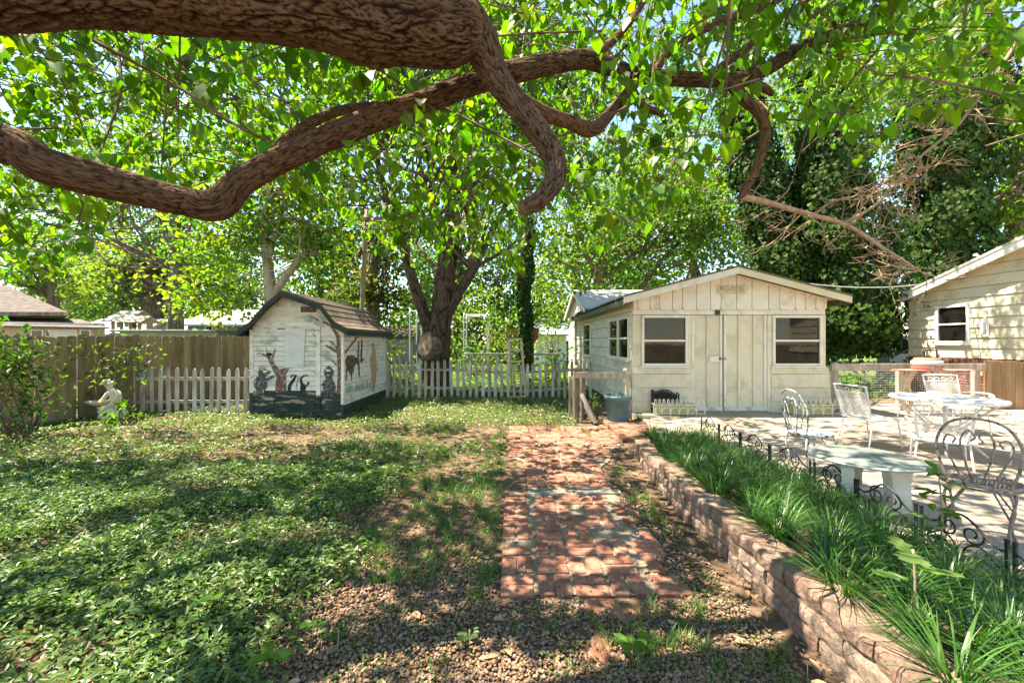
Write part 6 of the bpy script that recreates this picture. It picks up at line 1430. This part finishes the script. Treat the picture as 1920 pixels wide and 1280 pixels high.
# grass tufts and weeds on the bare soil
tx_, ty_ = [], []
while len(tx_) < 900:
    x, y = rng.uniform(-2.6, 1.35), rng.uniform(1.7, 7.6)
    if -.15 < x < 1.15+max(0, y-5)*.5 and y > 2.45 and not (x > 1.2 or x < -.12): continue
    if x > wx(min(y, 6))-.02: continue
    if noise.noise(Vector((x*1.1, y*1.1, 2.2))) < -.12+ (.25 if y < 2.6 else 0): continue
    tx_.append(x); ty_.append(y)
tx_, ty_ = np.array(tx_), np.array(ty_); m = 22; rep = np.repeat(np.arange(len(tx_)), m); N_ = len(rep)
blades('grass_tufts', 'thin green grass tufts scattered over the bare soil left of the path', 'grass', tx_[rep]+rng.normal(0, .022, N_), ty_[rep]+rng.normal(0, .022, N_), np.full(N_, -.03), rng.uniform(.04, .14, N_)*np.repeat(rng.uniform(.5, 1.15, len(tx_)), m), rng.uniform(.002, .0042, N_), rng.uniform(.2, 1.0, N_), (.075, .15, .025), 3)
n = 17000; x = rng.uniform(-2.4, 1.35, n); y = rng.uniform(1.75, 8.0, n)
k = (nz2(x, y, 1.5, 4.4) > -.02) & ~((x > -.1) & (x < 1.1+np.maximum(0, y-5)*.5) & (y > 2.5)) & (x < 1.36)
x, y = x[k], y[k]; n = len(x); pos = np.column_stack([x, y, gz_(x, y)+rng.uniform(.005, .05, n)])
o = link('small_weeds', leaf_mesh('small_weeds', pos, rdir(n)*np.array([1, 1, .4])+np.array([0, 0, .2]), rdir(n)*.6+np.array([0, 0, 1]), rng.uniform(.014, .034, n), tints(n, (.065, .13, .025), .25, .1), LEAF, OVAL_V, OVAL_F)); tag(o, 'small round-leaved weeds dotting the soil and gravel', 'weeds', kind='stuff')
n = 2600; x = rng.uniform(-.06, 1.1, n); y = rng.uniform(2.5, 7.5, n); pos = np.column_stack([x, y, rng.uniform(-.014, .002, n)])
k = nz2(x, y, 3.0, 6.6) > .05; pos = pos[k]; n = len(pos)
o = link('joint_moss', leaf_mesh('joint_moss', pos, rdir(n)*np.array([1, 1, .3])+np.array([0, 0, .1]), rdir(n)*.5+np.array([0, 0, 1]), rng.uniform(.008, .024, n), tints(n, (.07, .10, .025), .3, .2), LEAF, OVAL_V, OVAL_F)); tag(o, 'moss and tiny weeds growing in the brick path joints', 'moss', kind='stuff')
# single weeds in the gravel
def weed(label, px, py, n, size, base=(.075, .17, .022), h_=.12):
    q = G(px, py, -.02); t = thing('gravel_weed', label, 'weed', q, group='weeds in the gravel'); a = np.linspace(0, 2*math.pi, n, endpoint=False)+rng.uniform(0, 1)
    hh = np.linspace(.3, 1, n)*h_; pos = np.column_stack([q[0]+.02*np.cos(a), q[1]+.02*np.sin(a), q[2]+hh]); out = np.column_stack([np.cos(a), np.sin(a), np.full(n, .25)])
    link('leaves', leaf_mesh('leaves', pos, out, np.tile([0, 0, 1.], (n, 1))+rdir(n)*.25, size*rng.uniform(.7, 1.2, n), tints(n, base, .12, .04), LEAF, OVAL_V*np.array([1.3, 1, 1]), OVAL_F), t)
    tube('stem', M['twig_dry'], t, [q, (q[0]+.005, q[1], q[2]+h_*.6), (q[0], q[1]+.004, q[2]+h_)], .003, 5, 3)
weed('bright broad-leaved weed at the left rim of the gravel', 412, 1150, 6, .085, (.10, .22, .03), .13)
weed('sprawling green weed in gravel at bottom left centre', 586, 1200, 8, .06)
weed('green weed below the right end of the brick path', 1185, 1235, 7, .085)
weed('feathery weed in the gravel left of centre', 633, 1215, 12, .04, (.06, .12, .03), .1)
weed('small weed in the gravel below the path middle', 880, 1210, 12, .045, (.07, .13, .04), .08)
weed('upright pale weed at the lower left gravel edge', 513, 1255, 4, .10, (.11, .22, .03), .1)
weed('weed in the soil between path and wall', 1292, 900, 9, .07, (.09, .15, .05), .1)
weed('weed by the wall foot at right centre', 1260, 1010, 9, .06, (.10, .17, .06), .1)
# lobed oak seedling in the bed
lob = []
for i, (u, w) in enumerate(((0, .03), (.14, .14), (.27, .36), (.4, .22), (.55, .46), (.69, .25), (.84, .30), (1, 0))): lob.append((w, u))
LV = [(0, u, -.08*u*u) for w, u in lob]+[(-w, u+.04, .05-.05*u) for w, u in lob]+[(w, u+.04, .05-.05*u) for w, u in lob]; nl = len(lob)
LF = [(i, i+1, nl+i+1, nl+i) for i in range(nl-1)]+[(i, 2*nl+i, 2*nl+i+1, i+1) for i in range(nl-1)]
q = P(1712, 1120, 1.9); qz = bedz(q[0], 1.9)
sdl = thing('oak_seedling', 'pale green lobed seedling rising from the border grass in the right foreground', 'seedling', (q[0], 1.9, qz))
dirs = [(-.9, .1, .15), (.5, .35, .1), (.95, -.15, -.05), (-.1, -.8, .2), (.15, .8, .3), (-.55, -.5, .05)]
pos = np.array([(q[0]+.02*a, 1.9+.02*b, qz+.27+.025*i) for i, (a, b, c) in enumerate(dirs)])
link('leaves', leaf_mesh('leaves', pos, np.array(dirs), np.tile([0, 0, 1.], (6, 1))+rdir(6)*.2, np.array([.15, .14, .17, .13, .12, .14]), tints(6, (.13, .22, .06), .08, .03), LEAF, np.array(LV), np.array(LF)), sdl)
tube('stem', M['twig_dry'], sdl, [(q[0], 1.9, qz), (q[0]+.01, 1.9, qz+.25), (q[0], 1.9, qz+.41)], .005, 6, 3)
q = P(1745, 880, 2.75); qz = .05
sd2 = thing('tall_weed', 'tall thin leafy weed before the open bistro chair', 'weed', (2.86, 2.75, qz)); n = 26
pos = np.column_stack([2.86+rng.normal(0, .03, n), 2.75+rng.normal(0, .03, n), qz+np.linspace(.1, .66, n)])
link('leaves', leaf_mesh('leaves', pos, rdir(n)*np.array([1, 1, .3]), np.tile([0, 0, 1.], (n, 1))+rdir(n)*.3, rng.uniform(.07, .14, n), tints(n, (.08, .17, .03), .15, .05), LEAF, OVAL_V, OVAL_F), sd2)
tube('stem', M['twig_dry'], sd2, [(2.86, 2.75, qz), (2.87, 2.74, .4), (2.86, 2.76, .72)], [.007, .006, .003], 6, 4)
# pebbles and litter
def pebbles(n):
    x = rng.uniform(-2.2, 1.40, n); y = 1.72+2.6*rng.random(n)**1.5
    d = smooth(-2.1, -1.2, x+.25*nz2(x, y, 1.2, 1.1))*(1-.75*smooth(2.75, 3.4, y)*smooth(1.1, .9, x)); d *= 1-((x > -.1) & (x < 1.02) & (y > 2.5))
    k = rng.random(n) < d; x, y = x[k], y[k]; m = len(x)
    t = (1+5**.5)/2; IV_ = unit(np.array([(-1, t, 0), (1, t, 0), (-1, -t, 0), (1, -t, 0), (0, -1, t), (0, 1, t), (0, -1, -t), (0, 1, -t), (t, 0, -1), (t, 0, 1), (-t, 0, -1), (-t, 0, 1)], float))
    IF = np.array([(0, 11, 5), (0, 5, 1), (0, 1, 7), (0, 7, 10), (0, 10, 11), (1, 5, 9), (5, 11, 4), (11, 10, 2), (10, 7, 6), (7, 1, 8), (3, 9, 4), (3, 4, 2), (3, 2, 6), (3, 6, 8), (3, 8, 9), (4, 9, 5), (2, 4, 11), (6, 2, 10), (8, 6, 7), (9, 8, 1)])
    s = .0088*np.exp(rng.normal(0, .28, m)); a = rng.uniform(0, 6.28, m); e = rng.uniform(.62, 1.0, m)
    vx = IV_[None, :, 0]*s[:, None]; vy = IV_[None, :, 1]*s[:, None]*e[:, None]; vz = IV_[None, :, 2]*s[:, None]*rng.uniform(.5, .75, m)[:, None]
    V = np.stack([x[:, None]+vx*np.cos(a)[:, None]-vy*np.sin(a)[:, None], y[:, None]+vx*np.sin(a)[:, None]+vy*np.cos(a)[:, None], (gz_(x, y)+rng.uniform(.002, .016, m))[:, None]+vz], -1)
    pal = np.array([(.34, .24, .16), (.27, .175, .115), (.42, .32, .22), (.22, .14, .10), (.36, .29, .22), (.30, .20, .12), (.24, .20, .17)])*np.array([.64, .56, .48])
    tn = pal[rng.integers(len(pal), size=m)]*(1+rng.normal(0, .12, (m, 1)))
    Fa = (IF[None]+(np.arange(m)*12)[:, None, None]).reshape(-1, 3)
    o = link('gravel', mesh_np('gravel', V.reshape(-1, 3), Fa, PEBBLE, np.repeat(np.clip(tn, .02, .7), 12, 0), True)); tag(o, 'brown pea gravel spread before the brick path', 'gravel', kind='stuff')
pebbles(38000)
n = 13000; x = rng.uniform(-5.0, 2.9, n); y = 1.7+6.5*rng.random(n)**1.3
inbed = x > wx(3)+.2
k = (rng.random(n) < np.where(inbed, .5, 1.0)) & ~((x > 2.0) & (y > 6.3)); x, y, inbed = x[k], y[k], inbed[k]; n = len(x)
z = np.array([bedz(a, b)+.01 if f else (-.02 if not (-.1 < a < 1.1 and b > 2.5) else .012) for a, b, f in zip(x, y, inbed)])+rng.uniform(.0, .012, n)
big_ = rng.random(n) < .05; kp = ~((x > -.1) & (x < 1.1) & (y > 2.5) & (rng.random(n) < .85)) ; x, y, z, big_ = x[kp], y[kp], z[kp], big_[kp]; n = len(x)
pal = np.array([(.22, .13, .07), (.30, .19, .10), (.16, .09, .05), (.36, .26, .15), (.26, .17, .11)])
o = link('leaf_litter', leaf_mesh('leaf_litter', np.column_stack([x, y, z+.01*big_]), rdir(n)*np.array([1, 1, .15]), np.array([0, 0, 1.])+rdir(n)*.35, np.where(big_, rng.uniform(.05, .09, n), rng.uniform(.015, .035, n)), pal[rng.integers(5, size=n)]*(1+rng.normal(0, .15, (n, 1))), LITTER, OVAL_V, OVAL_F)); tag(o, 'dry brown fallen leaves scattered over soil and gravel', 'leaves', kind='stuff')
